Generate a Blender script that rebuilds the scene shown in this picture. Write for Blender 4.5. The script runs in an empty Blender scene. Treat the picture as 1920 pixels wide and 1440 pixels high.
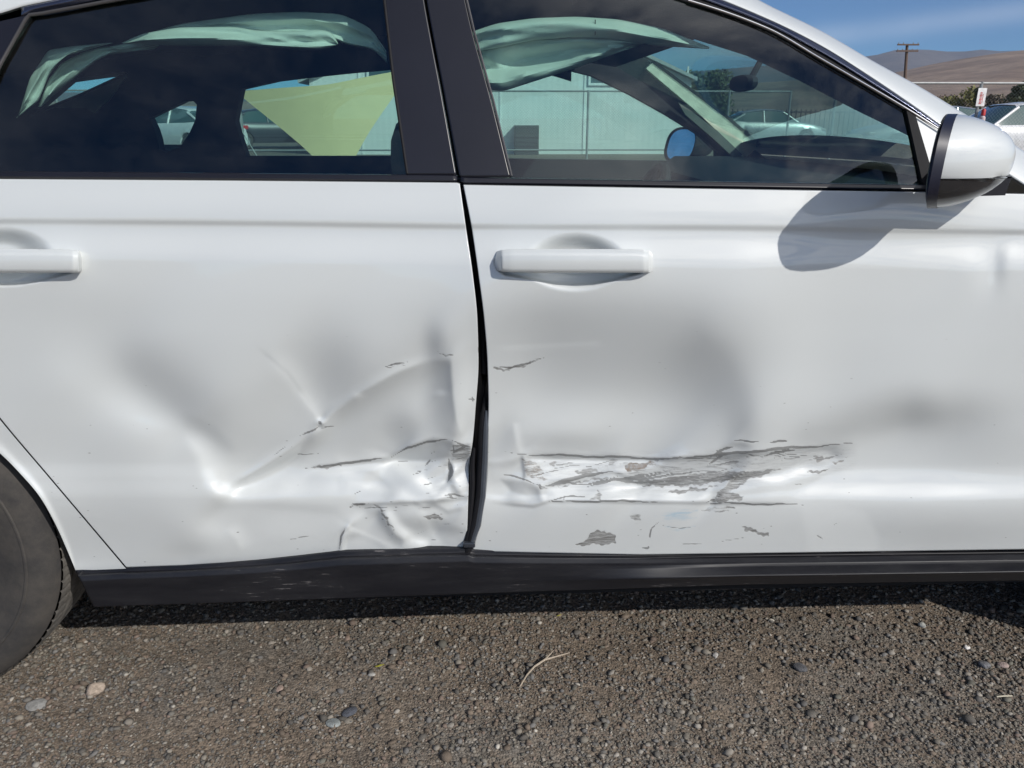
import bpy, math, random
import numpy as np
from mathutils import Vector, Matrix
from mathutils.geometry import tessellate_polygon

random.seed(7)
rng = np.random.default_rng(11)
scene = bpy.context.scene
COL = scene.collection

# ------------------------------------------------------------------ camera, sky, sun, exposure
CAM = np.array([0.0, -1.27, 1.08])
PITCH, YAW = math.radians(18.6), math.radians(2.5)
FPX = 1478.0                                   # focal length in pixels of the 1920 px wide photograph
fw = np.array([math.sin(YAW) * math.cos(PITCH), math.cos(YAW) * math.cos(PITCH), -math.sin(PITCH)])
rt = np.array([math.cos(YAW), -math.sin(YAW), 0.0])
up = np.cross(rt, fw)
cd = bpy.data.cameras.new('camera')
cam = bpy.data.objects.new('camera', cd)
COL.objects.link(cam)
M = Matrix(((rt[0], up[0], -fw[0], CAM[0]), (rt[1], up[1], -fw[1], CAM[1]), (rt[2], up[2], -fw[2], CAM[2]), (0, 0, 0, 1)))
cam.matrix_world = M
cd.sensor_width = 36.0
cd.lens = 36.0 * FPX / 1920.0
cd.clip_start = 0.02
cd.clip_end = 60000
scene.camera = cam

SUN = Vector((0.537, -0.635, 0.56)).normalized()
sl = bpy.data.lights.new('sun', 'SUN')
sl.energy = 3.55
sl.angle = math.radians(0.5)
sl.color = (1.0, 0.955, 0.9)
so = bpy.data.objects.new('sun', sl)
so.rotation_euler = SUN.to_track_quat('Z', 'Y').to_euler()
so.location = (3, -4, 5)
COL.objects.link(so)

world = bpy.data.worlds.new('World')
scene.world = world
world.use_nodes = True
wn, wl = world.node_tree.nodes, world.node_tree.links
wn.clear()
w_out = wn.new('ShaderNodeOutputWorld')
w_bg = wn.new('ShaderNodeBackground')
w_bg.inputs['Strength'].default_value = 0.1
sky = wn.new('ShaderNodeTexSky')
sky.sky_type = 'NISHITA'
sky.sun_disc = False
sky.sun_elevation = math.asin(SUN.z)
sky.sun_rotation = math.atan2(SUN.x, SUN.y)
sky.altitude = 1300
sky.air_density = 0.8
sky.dust_density = 0.0
sky.ozone_density = 4.0
tc = wn.new('ShaderNodeTexCoord')
sep = wn.new('ShaderNodeSeparateXYZ')
wl.new(tc.outputs['Generated'], sep.inputs[0])
def wmath(op, a, b=None, clamp=False):
    n = wn.new('ShaderNodeMath'); n.operation = op; n.use_clamp = clamp
    for i, v in enumerate((a, b)):
        if v is None: continue
        if isinstance(v, (int, float)): n.inputs[i].default_value = v
        else: wl.new(v, n.inputs[i])
    return n.outputs[0]
# flat cloud deck seen in perspective: direction divided by (height + a little)
den = wmath('ADD', wmath('MAXIMUM', sep.outputs['Z'], 0.0), 0.10)
comb = wn.new('ShaderNodeCombineXYZ')
wl.new(wmath('DIVIDE', sep.outputs['X'], den), comb.inputs[0])
wl.new(wmath('DIVIDE', sep.outputs['Y'], den), comb.inputs[1])
cn = wn.new('ShaderNodeTexNoise'); cn.inputs['Scale'].default_value = 1.5
cn.inputs['Detail'].default_value = 9; cn.inputs['Roughness'].default_value = 0.62
cn.inputs['Distortion'].default_value = 0.35
wl.new(comb.outputs[0], cn.inputs['Vector'])
mr = wn.new('ShaderNodeMapRange'); mr.interpolation_type = 'SMOOTHSTEP'
mr.inputs['From Min'].default_value = 0.40; mr.inputs['From Max'].default_value = 0.56
wl.new(cn.outputs['Fac'], mr.inputs['Value'])
# clouds gather over the southern sky, the north is nearly clear
south = wn.new('ShaderNodeMapRange'); south.interpolation_type = 'SMOOTHSTEP'
south.inputs['From Min'].default_value = 0.35; south.inputs['From Max'].default_value = -0.35
wl.new(sep.outputs['Y'], south.inputs['Value'])
east = wn.new('ShaderNodeMapRange'); east.interpolation_type = 'SMOOTHSTEP'
east.inputs['From Min'].default_value = -0.15; east.inputs['From Max'].default_value = 0.40
wl.new(sep.outputs['X'], east.inputs['Value'])
cl1 = wmath('MULTIPLY', wmath('MULTIPLY', mr.outputs[0], south.outputs[0]), wmath('ADD', wmath('MULTIPLY', east.outputs[0], 0.9), 0.1))
# one thin streak of high cloud to the north
ds = wmath('SUBTRACT', wmath('DIVIDE', sep.outputs['Z'], wmath('MAXIMUM', sep.outputs['Y'], 0.05)), wmath('ADD', wmath('MULTIPLY', wmath('DIVIDE', sep.outputs['X'], wmath('MAXIMUM', sep.outputs['Y'], 0.05)), 0.125), 0.040))
ds2 = wmath('DIVIDE', ds, 0.013)
band = wmath('POWER', 2.718, wmath('MULTIPLY', wmath('MULTIPLY', ds2, ds2), -1.0))
bn = wn.new('ShaderNodeTexNoise'); bn.inputs['Scale'].default_value = 7; bn.inputs['Detail'].default_value = 6
wl.new(tc.outputs['Generated'], bn.inputs['Vector'])
band2 = wmath('MULTIPLY', wmath('MULTIPLY', band, wmath('GREATER_THAN', sep.outputs['Y'], 0.05)), wmath('MULTIPLY', bn.outputs['Fac'], 0.24))
call = wmath('MINIMUM', wmath('ADD', cl1, band2), 0.92)
mix = wn.new('ShaderNodeMix'); mix.data_type = 'RGBA'
wl.new(call, mix.inputs['Factor'])
tn = wn.new('ShaderNodeMix'); tn.data_type = 'RGBA'; tn.blend_type = 'MULTIPLY'; tn.inputs['Factor'].default_value = 1
wl.new(sky.outputs[0], tn.inputs['A']); tn.inputs['B'].default_value = (0.43, 0.66, 0.84, 1)
wl.new(tn.outputs['Result'], mix.inputs['A'])
mix.inputs['B'].default_value = (14.0, 14.2, 14.6, 1)
wl.new(mix.outputs['Result'], w_bg.inputs['Color'])
wl.new(w_bg.outputs[0], w_out.inputs[0])

scene.render.engine = 'CYCLES'
scene.view_settings.view_transform = 'Standard'
scene.view_settings.look = 'None'
scene.view_settings.gamma = 1
scene.view_settings.use_curve_mapping = False
scene.view_settings.exposure = 0.0
scene.cycles.transparent_max_bounces = 24
scene.cycles.max_bounces = 10

# ------------------------------------------------------------------ helpers
def P(px, py, Y):
    """Point of the vertical plane y = Y met when sighting through a place of the photograph."""
    px = np.asarray(px, float); py = np.asarray(py, float); Y = np.asarray(Y, float)
    a = (px - 960) / FPX; b = (py - 720) / FPX
    d = [fw[i] + a * rt[i] - b * up[i] for i in range(3)]
    t = (Y - CAM[1]) / d[1]
    return np.stack(np.broadcast_arrays(CAM[0] + t * d[0], CAM[1] + t * d[1], CAM[2] + t * d[2]), -1)
def p1(px, py, Y): return Vector(P(px, py, Y).tolist())
def G(px, py):
    """Point of the ground met through a place of the photograph."""
    a = (px - 960) / FPX; b = (py - 720) / FPX
    d = fw + a * rt - b * up
    t = -CAM[2] / d[2]
    return Vector((CAM + t * d).tolist())

def link(name, me, mat=None, parent=None, smooth=True):
    if mat is not None and len(me.materials) == 0: me.materials.append(mat)
    if smooth: me.polygons.foreach_set('use_smooth', np.ones(len(me.polygons), bool))
    o = bpy.data.objects.new(name, me)
    COL.objects.link(o)
    if parent is not None:
        o.parent = parent
        pl = parent.matrix_local.copy() if parent.parent is None else parent.parent.matrix_local @ parent.matrix_local
        o.matrix_parent_inverse = Matrix.Translation(-Vector(parent['base'])) if 'base' in parent else Matrix()
    return o
def tag(o, label=None, cat=None, group=None, kind=None):
    if label: o['label'] = label
    if cat: o['category'] = cat
    if group: o['group'] = group
    if kind: o['kind'] = kind
    return o
def empty(name, loc=(0, 0, 0)):
    o = bpy.data.objects.new(name, None); o.empty_display_size = 0.1
    COL.objects.link(o); o.location = loc; o['base'] = list(loc)
    return o
class MB:
    def __init__(s): s.v = []; s.f = []
    def quad(s, a, b, c, d):
        n = len(s.v); s.v += [tuple(a), tuple(b), tuple(c), tuple(d)]; s.f.append((n, n+1, n+2, n+3))
    def box(s, c, d, rot=None):
        n = len(s.v); hx, hy, hz = d[0]/2, d[1]/2, d[2]/2
        for x in (-hx, hx):
            for y in (-hy, hy):
                for z in (-hz, hz):
                    p = Vector((x, y, z))
                    if rot is not None: p = rot @ p
                    s.v.append((c[0]+p.x, c[1]+p.y, c[2]+p.z))
        for f in ((0,1,3,2),(4,6,7,5),(0,4,5,1),(2,3,7,6),(0,2,6,4),(1,5,7,3)): s.f.append(tuple(n+i for i in f))
    def tube(s, pts, r, n=8, cap=True):
        pts = [Vector(p) for p in pts]; base = len(s.v)
        rr = r if isinstance(r, (list, tuple)) else [r]*len(pts)
        for i, p in enumerate(pts):
            t = (pts[min(i+1, len(pts)-1)] - pts[max(i-1, 0)]).normalized()
            a = t.cross(Vector((0, 0, 1)));
            if a.length < 1e-3: a = t.cross(Vector((0, 1, 0)))
            a.normalize(); b = t.cross(a)
            for k in range(n):
                q = p + (a*math.cos(2*math.pi*k/n) + b*math.sin(2*math.pi*k/n))*rr[i]
                s.v.append(tuple(q))
        for i in range(len(pts)-1):
            for k in range(n):
                k2 = (k+1) % n
                s.f.append((base+i*n+k, base+i*n+k2, base+(i+1)*n+k2, base+(i+1)*n+k))
        if cap:
            s.f.append(tuple(base+k for k in range(n))[::-1]); s.f.append(tuple(base+(len(pts)-1)*n+k for k in range(n)))
    def lathe(s, prof, c, axis='y', n=48):
        base = len(s.v); m = len(prof)
        for k in range(n):
            a = 2*math.pi*k/n
            for (r, h) in prof:
                if axis == 'y': s.v.append((c[0]+r*math.cos(a), c[1]+h, c[2]+r*math.sin(a)))
                else: s.v.append((c[0]+r*math.cos(a), c[1]+r*math.sin(a), c[2]+h))
        for k in range(n):
            k2 = (k+1) % n
            for j in range(m-1): s.f.append((base+k*m+j, base+k2*m+j, base+k2*m+j+1, base+k*m+j+1))
    def loft(s, rings, close=True, cap=True):
        base = len(s.v); n = len(rings[0])
        for r in rings: s.v += [tuple(p) for p in r]
        for i in range(len(rings)-1):
            for k in range(n if close else n-1):
                k2 = (k+1) % n
                s.f.append((base+i*n+k, base+i*n+k2, base+(i+1)*n+k2, base+(i+1)*n+k))
        if cap and close:
            s.f.append(tuple(base+k for k in range(n))[::-1]); s.f.append(tuple(base+(len(rings)-1)*n+k for k in range(n)))
    def prism(s, poly, dvec):
        """polygon (3-D points) extruded along dvec"""
        n = len(s.v); m = len(poly); d = Vector(dvec)
        for p in poly: s.v.append(tuple(p))
        for p in poly: s.v.append(tuple(Vector(p)+d))
        tr = tessellate_polygon([[Vector(p) for p in poly]])
        for t in tr:
            s.f.append(tuple(n+i for i in t)); s.f.append(tuple(n+m+i for i in t[::-1]))
        for i in range(m):
            j = (i+1) % m; s.f.append((n+i, n+j, n+m+j, n+m+i))
    def build(s, name, mat, parent=None, smooth=False, bevel=0):
        me = bpy.data.meshes.new(name); me.from_pydata(s.v, [], s.f); me.update()
        o = link(name, me, mat, parent, smooth)
        if smooth: me.set_sharp_from_angle(angle=math.radians(38))
        if bevel:
            md = o.modifiers.new('bevel', 'BEVEL'); md.width = bevel; md.segments = 2; md.limit_method = 'ANGLE'
        return o
def curve(pts):
    xs = np.array([p[0] for p in pts], float); ys = np.array([p[1] for p in pts], float)
    return lambda q: np.interp(q, xs, ys)
def scurve(pts):
    """smooth (monotone-tangent cubic) version of curve()"""
    xs = np.array([p[0] for p in pts], float); ys = np.array([p[1] for p in pts], float)
    h = np.diff(xs); dl = np.diff(ys)/h
    m = np.zeros(len(xs)); m[0] = dl[0]; m[-1] = dl[-1]
    for i in range(1, len(xs)-1):
        m[i] = 0 if dl[i-1]*dl[i] <= 0 else 2*dl[i-1]*dl[i]/(dl[i-1]+dl[i])
    def f(q):
        q = np.asarray(q, float); i = np.clip(np.searchsorted(xs, q)-1, 0, len(h)-1)
        t = (q-xs[i])/h[i]; lo = t < 0; hi = t > 1; t = np.clip(t, 0, 1)
        r = (1+2*t)*(1-t)**2*ys[i] + t*(1-t)**2*h[i]*m[i] + t*t*(3-2*t)*ys[i+1] + t*t*(t-1)*h[i]*m[i+1]
        r = np.where(lo, ys[0]+(q-xs[0])*m[0], r); r = np.where(hi, ys[-1]+(q-xs[-1])*m[-1], r)
        return r
    return f
def mesh_np(name, V, F):
    """V (n,3), F (m,4) numpy quads"""
    me = bpy.data.meshes.new(name)
    me.vertices.add(len(V)); me.vertices.foreach_set('co', V.astype(np.float32).ravel())
    k = F.shape[1]
    me.loops.add(F.size); me.loops.foreach_set('vertex_index', F.astype(np.int32).ravel())
    me.polygons.add(len(F)); me.polygons.foreach_set('loop_start', np.arange(0, F.size, k, dtype=np.int32))
    me.update(calc_edges=True); me.validate()
    return me
def grid_panel(name, L, R, T, B, nx, ny, Yf, mat, parent=None, flange=0.014, attrs=None, mapf=None, flip=False):
    u = np.linspace(0, 1, nx)[None, :].repeat(ny, 0); v = np.linspace(0, 1, ny)[:, None].repeat(nx, 1)
    py = np.full_like(u, 0.0); px = np.full_like(u, 0.0)
    pm = 0.5*(float(T(0.5*(L(500)+R(500)))) + float(B(0.5*(L(500)+R(500)))))
    py[:] = pm
    for _ in range(14):
        px = L(py) + (R(py)-L(py))*u
        py = 0.5*py + 0.5*(T(px) + (B(px)-T(px))*v)
    px = L(py) + (R(py)-L(py))*u
    Y = Yf(px, py)
    W = P(px, py, Y) if mapf is None else mapf(px, py, Y)
    V = W.reshape(-1, 3)
    idx = np.arange(nx*ny).reshape(ny, nx)
    F = np.stack([idx[:-1, :-1], idx[1:, :-1], idx[1:, 1:], idx[:-1, 1:]], -1).reshape(-1, 4)
    nm = len(V)
    if flange:
        loop = np.concatenate([idx[0, :], idx[1:, -1], idx[-1, -2::-1], idx[-2:0:-1, 0]])
        a = V[loop]; bq = a.copy(); bq[:, 1] += flange
        # tiny rolled edge
        a2 = a.copy(); a2[:, 1] += 0.0006
        n = len(V); m = len(loop)
        V = np.concatenate([V, a2, bq])
        k = np.arange(m); k2 = (k+1) % m
        F = np.concatenate([F, np.stack([n+k, n+k2, n+m+k2, n+m+k], -1), np.stack([loop[k], loop[k2], n+k2, n+k], -1)])
    me = mesh_np(name, V, F)
    if attrs:
        for an, fn in attrs.items():
            at = me.attributes.new(an, 'FLOAT', 'POINT')
            data = np.zeros(len(V), np.float32); data[:nm] = fn(px, py).ravel()
            at.data.foreach_set('value', data)
    return link(name, me, mat, parent, True)

# ------------------------------------------------------------------ materials
class NT:
    def __init__(s, name):
        s.m = bpy.data.materials.new(name); s.m.use_nodes = True
        s.n = s.m.node_tree.nodes; s.l = s.m.node_tree.links
        s.b = s.n['Principled BSDF']; s.o = s.n['Material Output']
    def node(s, t, **kw):
        n = s.n.new(t)
        for k, v in kw.items(): setattr(n, k, v)
        return n
    def lk(s, a, b): s.l.new(a, b)
    def math(s, op, a, b=None, clamp=False):
        n = s.node('ShaderNodeMath', operation=op, use_clamp=clamp)
        for i, v in enumerate((a, b)):
            if v is None: continue
            if isinstance(v, (int, float)): n.inputs[i].default_value = v
            else: s.lk(v, n.inputs[i])
        return n.outputs[0]
    def noise(s, scale, detail=4, rough=0.5, stretch=None, dist=0, coord='Object'):
        t = s.node('ShaderNodeTexCoord'); mp = s.node('ShaderNodeMapping')
        s.lk(t.outputs[coord], mp.inputs[0])
        if stretch: mp.inputs['Scale'].default_value = stretch
        n = s.node('ShaderNodeTexNoise'); n.inputs['Scale'].default_value = scale
        n.inputs['Detail'].default_value = detail; n.inputs['Roughness'].default_value = rough; n.inputs['Distortion'].default_value = dist
        s.lk(mp.outputs[0], n.inputs['Vector']); s.lastmap = mp
        return n.outputs['Fac']
    def vor(s, scale, feature='F1', out='Distance', rnd=1):
        t = s.node('ShaderNodeTexCoord'); n = s.node('ShaderNodeTexVoronoi'); n.feature = feature
        n.inputs['Scale'].default_value = scale; n.inputs['Randomness'].default_value = rnd
        s.lk(t.outputs['Object'], n.inputs['Vector']); return n.outputs[out]
    def mr(s, v, a, b, c=0, d=1, smooth=True):
        n = s.node('ShaderNodeMapRange'); n.interpolation_type = 'SMOOTHSTEP' if smooth else 'LINEAR'
        n.inputs['From Min'].default_value = a; n.inputs['From Max'].default_value = b
        n.inputs['To Min'].default_value = c; n.inputs['To Max'].default_value = d
        s.lk(v, n.inputs['Value']); return n.outputs[0]
    def mix(s, f, a, b):
        n = s.node('ShaderNodeMix', data_type='RGBA')
        if isinstance(f, (int, float)): n.inputs['Factor'].default_value = f
        else: s.lk(f, n.inputs['Factor'])
        for k, v in (('A', a), ('B', b)):
            if isinstance(v, tuple): n.inputs[k].default_value = (*v, 1)
            else: s.lk(v, n.inputs[k])
        return n.outputs['Result']
    def bump(s, h, strength=0.3, dist=0.01):
        n = s.node('ShaderNodeBump'); n.inputs['Strength'].default_value = strength; n.inputs['Distance'].default_value = dist
        s.lk(h, n.inputs['Height']); s.lk(n.outputs[0], s.b.inputs['Normal']); return n
    def set(s, **kw):
        for k, v in kw.items():
            k = k.replace('_', ' ')
            if isinstance(v, tuple): s.b.inputs[k].default_value = (*v, 1)
            elif isinstance(v, (int, float)): s.b.inputs[k].default_value = v
            else: s.lk(v, s.b.inputs[k])
        return s.m
    def attr(s, name, out='Fac'):
        n = s.node('ShaderNodeAttribute'); n.attribute_name = name; return n.outputs[out]
def simple(name, col, rough=0.6, metal=0.0, coat=0.0, nz=0.12, scale=12, bump=0, **kw):
    t = NT(name); f = t.noise(scale, 5, 0.6)
    c = t.mix(t.mr(f, 0.3, 0.7), tuple(x*(1-nz) for x in col), tuple(min(1, x*(1+nz)) for x in col))
    if bump: t.bump(t.noise(scale*6, 4), bump, 0.004)
    t.set(Base_Color=c, Roughness=rough, Metallic=metal, Coat_Weight=coat, Coat_Roughness=0.03, **kw)
    return t.m

PAINT = (0.615, 0.640, 0.632)
def paint_mat(name, damaged):
    t = NT(name)
    grain = t.noise(900, 2, 0.5)
    base = t.mix(grain, tuple(x*0.975 for x in PAINT), tuple(min(1, x*1.02) for x in PAINT))
    # road dirt: sparse specks and short horizontal spatter
    sp = t.node('ShaderNodeTexVoronoi'); sp.inputs['Scale'].default_value = 42
    tcd = t.node('ShaderNodeTexCoord'); mp = t.node('ShaderNodeMapping'); mp.inputs['Scale'].default_value = (0.45, 0.2, 1.0)
    t.lk(tcd.outputs['Object'], mp.inputs[0]); t.lk(mp.outputs[0], sp.inputs['Vector'])
    speck = t.mr(sp.outputs['Distance'], 0.03, 0.055, 1, 0)
    sp2 = t.node('ShaderNodeTexVoronoi'); sp2.inputs['Scale'].default_value = 85; t.lk(mp.outputs[0], sp2.inputs['Vector'])
    speck = t.math('MAXIMUM', speck, t.math('MULTIPLY', t.mr(sp2.outputs['Distance'], 0.05, 0.10, 1, 0), t.math('GREATER_THAN', t.noise(31, 3), 0.58)))
    keep = t.math('GREATER_THAN', t.noise(9, 3), 0.46)
    lowz = t.node('ShaderNodeSeparateXYZ'); t.lk(tcd.outputs['Object'], lowz.inputs[0])
    low = t.mr(lowz.outputs['Z'], 0.85, 0.40)
    dirt = t.math('MULTIPLY', t.math('MULTIPLY', speck, keep), t.math('MULTIPLY', low, 0.75))
    film = t.math('MULTIPLY', t.mr(lowz.outputs['Z'], 0.75, 0.28), t.math('MULTIPLY', t.noise(6, 6, 0.65, (0.7, 1, 1.6)), 0.2))
    base = t.mix(film, base, (0.36, 0.34, 0.31))
    base = t.mix(dirt, base, (0.16, 0.15, 0.14))
    if damaged:
        sc = t.attr('scuff')
        st = t.noise(120, 7, 0.72, (0.22, 1, 1.7)); t.lastmap.inputs['Rotation'].default_value = (0, math.radians(8), 0)
        gate = t.mr(sc, 0.02, 0.12)
        m0 = t.math('ADD', sc, t.math('MULTIPLY', t.math('SUBTRACT', st, 0.5), t.math('MULTIPLY', gate, 1.35)))
        m = t.mr(m0, 0.38, 0.62)
        fine = t.noise(300, 6, 0.7, (0.12, 1, 2.2)); t.lastmap.inputs['Rotation'].default_value = (0, math.radians(9), 0)
        prim = t.mix(t.mr(fine, 0.36, 0.62), (0.13, 0.128, 0.118), (0.40, 0.405, 0.395))
        warm = t.attr('rust')
        prim = t.mix(t.math('MULTIPLY', warm, t.mr(t.noise(160, 5, 0.7), 0.4, 0.6)), prim, (0.2, 0.15, 0.11))
        base = t.mix(m, base, prim)
        sr = t.attr('scratch'); fn2 = t.noise(210, 5, 0.7, (0.35, 1, 1.3))
        m2 = t.mr(t.math('ADD', sr, t.math('MULTIPLY', t.math('SUBTRACT', fn2, 0.5), t.math('MULTIPLY', t.mr(sr, 0.05, 0.2), 0.9))), 0.38, 0.60)
        base = t.mix(t.math('MULTIPLY', m2, 0.8), base, t.mix(fn2, (0.06, 0.06, 0.057), (0.26, 0.26, 0.25)))
        m = t.math('MAXIMUM', m, m2)
        bl = t.attr('blue')
        bm = t.math('MULTIPLY', bl, t.mr(st, 0.40, 0.62))
        base = t.mix(t.math('MULTIPLY', bm, 0.55), base, (0.20, 0.42, 0.58))
        hs = t.attr('haze_rub')                       # dull rubbed film round the scrapes
        base = t.mix(t.math('MULTIPLY', hs, t.mr(st, 0.38, 0.66, 0.0, 0.6)), base, (0.40, 0.41, 0.41))
        t.set(Roughness=t.mr(m, 0, 1, 0.42, 0.6), Coat_Weight=t.mr(m, 0, 1, 0.85, 0.05))
        t.bump(t.math('MULTIPLY', m, t.mr(fine, 0.3, 0.7, -1.0, -0.3)), 0.5, 0.0012)
    else:
        t.set(Roughness=0.42, Coat_Weight=0.85)
    t.set(Base_Color=base, Coat_Roughness=0.04, Metallic=0.0)
    t.set(Specular_IOR_Level=0.5, Coat_IOR=1.65)
    return t.m
M_paint = paint_mat('white_paint', False)
M_paintd = paint_mat('white_paint_scraped', True)
M_trim = simple('satin_black_trim', (0.011, 0.011, 0.016), 0.30, 0, 0.15, 0.1, 5)
M_rubber = simple('rubber_seal', (0.010, 0.010, 0.012), 0.7, bump=0.05, scale=60, Specular_IOR_Level=0.25)
M_inner = simple('door_jamb_black', (0.03, 0.034, 0.042), 0.3, 0, 0.3)
def glass_mat(name, tint):
    t = NT(name)
    tr = t.node('ShaderNodeBsdfTransparent'); tr.inputs[0].default_value = (*tint, 1)
    gl = t.node('ShaderNodeBsdfGlossy'); gl.inputs['Roughness'].default_value = 0.0
    gl.inputs['Color'].default_value = (1, 1, 1, 1)
    fr = t.node('ShaderNodeFresnel'); fr.inputs['IOR'].default_value = 1.52
    f = t.math('MULTIPLY', fr.outputs[0], 1.9, True)
    dust = t.node('ShaderNodeBsdfDiffuse'); dust.inputs['Color'].default_value = (0.6, 0.6, 0.58, 1)
    mx = t.node('ShaderNodeMixShader'); t.lk(f, mx.inputs[0]); t.lk(tr.outputs[0], mx.inputs[1]); t.lk(gl.outputs[0], mx.inputs[2])
    mx2 = t.node('ShaderNodeMixShader'); t.lk(t.mr(t.noise(14, 8, 0.7), 0.35, 0.8, 0.0, 0.012), mx2.inputs[0]); t.lk(mx.outputs[0], mx2.inputs[1]); t.lk(dust.outputs[0], mx2.inputs[2])
    t.lk(mx2.outputs[0], t.o.inputs['Surface'])
    return t.m
M_glass = glass_mat('tinted_side_glass', (0.66, 0.87, 0.80))
M_glassf = glass_mat('far_window_glass', (0.62, 0.82, 0.80))
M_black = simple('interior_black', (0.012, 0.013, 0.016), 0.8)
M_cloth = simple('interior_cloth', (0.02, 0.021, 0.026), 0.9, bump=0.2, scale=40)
M_beige = simple('pillar_trim_beige', (0.62, 0.59, 0.48), 0.8, scale=30)
M_airbag = NT('airbag_fabric')
_w = M_airbag.noise(420, 2, 0.5); _c = M_airbag.noise(9, 5)
M_airbag.bump(M_airbag.math('ADD', M_airbag.math('MULTIPLY', _w, 0.12), _c), 0.35, 0.012)
M_airbag = M_airbag.set(Base_Color=(0.88, 0.90, 0.86), Roughness=0.85)
M_airy = NT('airbag_yellow'); _c = M_airy.noise(5, 5)
M_airy.bump(_c, 0.3, 0.02)
M_airy = M_airy.set(Base_Color=M_airy.mix(_c, (0.58, 0.49, 0.27), (0.66, 0.55, 0.30)), Roughness=0.85)

# ------------------------------------------------------------------ body surface: profile plus dents
crease = scurve([(-400, 412), (0, 414), (480, 418), (880, 424), (1340, 426), (1700, 432), (2400, 440)])
prof = scurve([(300, .020), (345, .013), (412, .0015), (419, .0012), (431, .0040), (500, -.0075), (560, -.009), (620, -.0075), (700, -.0030), (790, .003), (868, .0075), (900, .0035), (938, -.0015), (944, -.0015), (1040, .011), (1120, .024)])

# dents: shading map sculpted by hand -> slopes -> heights (integrated against the sun's direction)
GX0, GX1, GY0, GY1, GS = -400, 2300, 300, 1080, 2.0
gx = np.arange(GX0, GX1, GS); gy = np.arange(GY0, GY1, GS)
XX, YY = np.meshgrid(gx, gy)
S = np.zeros_like(XX)
def sstep(a, b, x):
    t = np.clip((x-a)/(b-a), 0, 1); return t*t*(3-2*t)
def blob(cx, cy, rx, ry, amp, ang=0, p=2):
    a = math.radians(ang); dx = XX-cx; dy = YY-cy
    u = (dx*math.cos(a)+dy*math.sin(a))/rx; v = (-dx*math.sin(a)+dy*math.cos(a))/ry
    return amp*np.exp(-((u*u+v*v)**(p/2)))
def segdist(pts, X=None, Yv=None):
    """distance to a polyline, signed side, parameter 0..1"""
    X = XX if X is None else X; Yv = YY if Yv is None else Yv
    best = np.full(X.shape, 1e9); side = np.zeros(X.shape); par = np.zeros(X.shape)
    tot = sum(math.dist(pts[i], pts[i+1]) for i in range(len(pts)-1)); acc = 0
    for i in range(len(pts)-1):
        ax, ay = pts[i]; bx, by = pts[i+1]; dx, dy = bx-ax, by-ay; L2 = dx*dx+dy*dy
        t = np.clip(((X-ax)*dx+(Yv-ay)*dy)/L2, 0, 1)
        d = np.hypot(X-ax-t*dx, Yv-ay-t*dy)
        s = np.sign(dx*(Yv-ay)-dy*(X-ax)); m = d < best
        best = np.where(m, d, best); side = np.where(m, s, side)
        par = np.where(m, (acc+t*math.sqrt(L2))/tot, par); acc += math.sqrt(L2)
    return best, side, par
def stroke(pts, w, amp, w2=None, taper=0.12):
    """soft stroke; w = half width on the left/upper side, w2 on the right/lower side (travelling along the line)"""
    d, s, t = segdist(pts); ww = np.where(s > 0, w2 if w2 is not None else w, w)
    e = np.exp(-(d/ww)**2)
    return amp*e*sstep(0, taper, t+1e-6)*sstep(0, taper, 1-t+1e-6) if taper else amp*e
def inside(pts, X=None, Yv=None):
    X = XX if X is None else X; Yv = YY if Yv is None else Yv
    c = np.zeros(X.shape, bool); n = len(pts)
    for i in range(n):
        x1, y1 = pts[i]; x2, y2 = pts[(i+1) % n]
        if y1 == y2: continue
        k = ((y1 > Yv) != (y2 > Yv)) & (X < (x2-x1)*(Yv-y1)/(y2-y1)+x1); c ^= k
    return c
def facet(pts, amp, soft=6):
    d, _, _ = segdist(pts+[pts[0]]); sd = np.where(inside(pts), d, -d)
    return amp*sstep(-soft, soft, sd)
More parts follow.
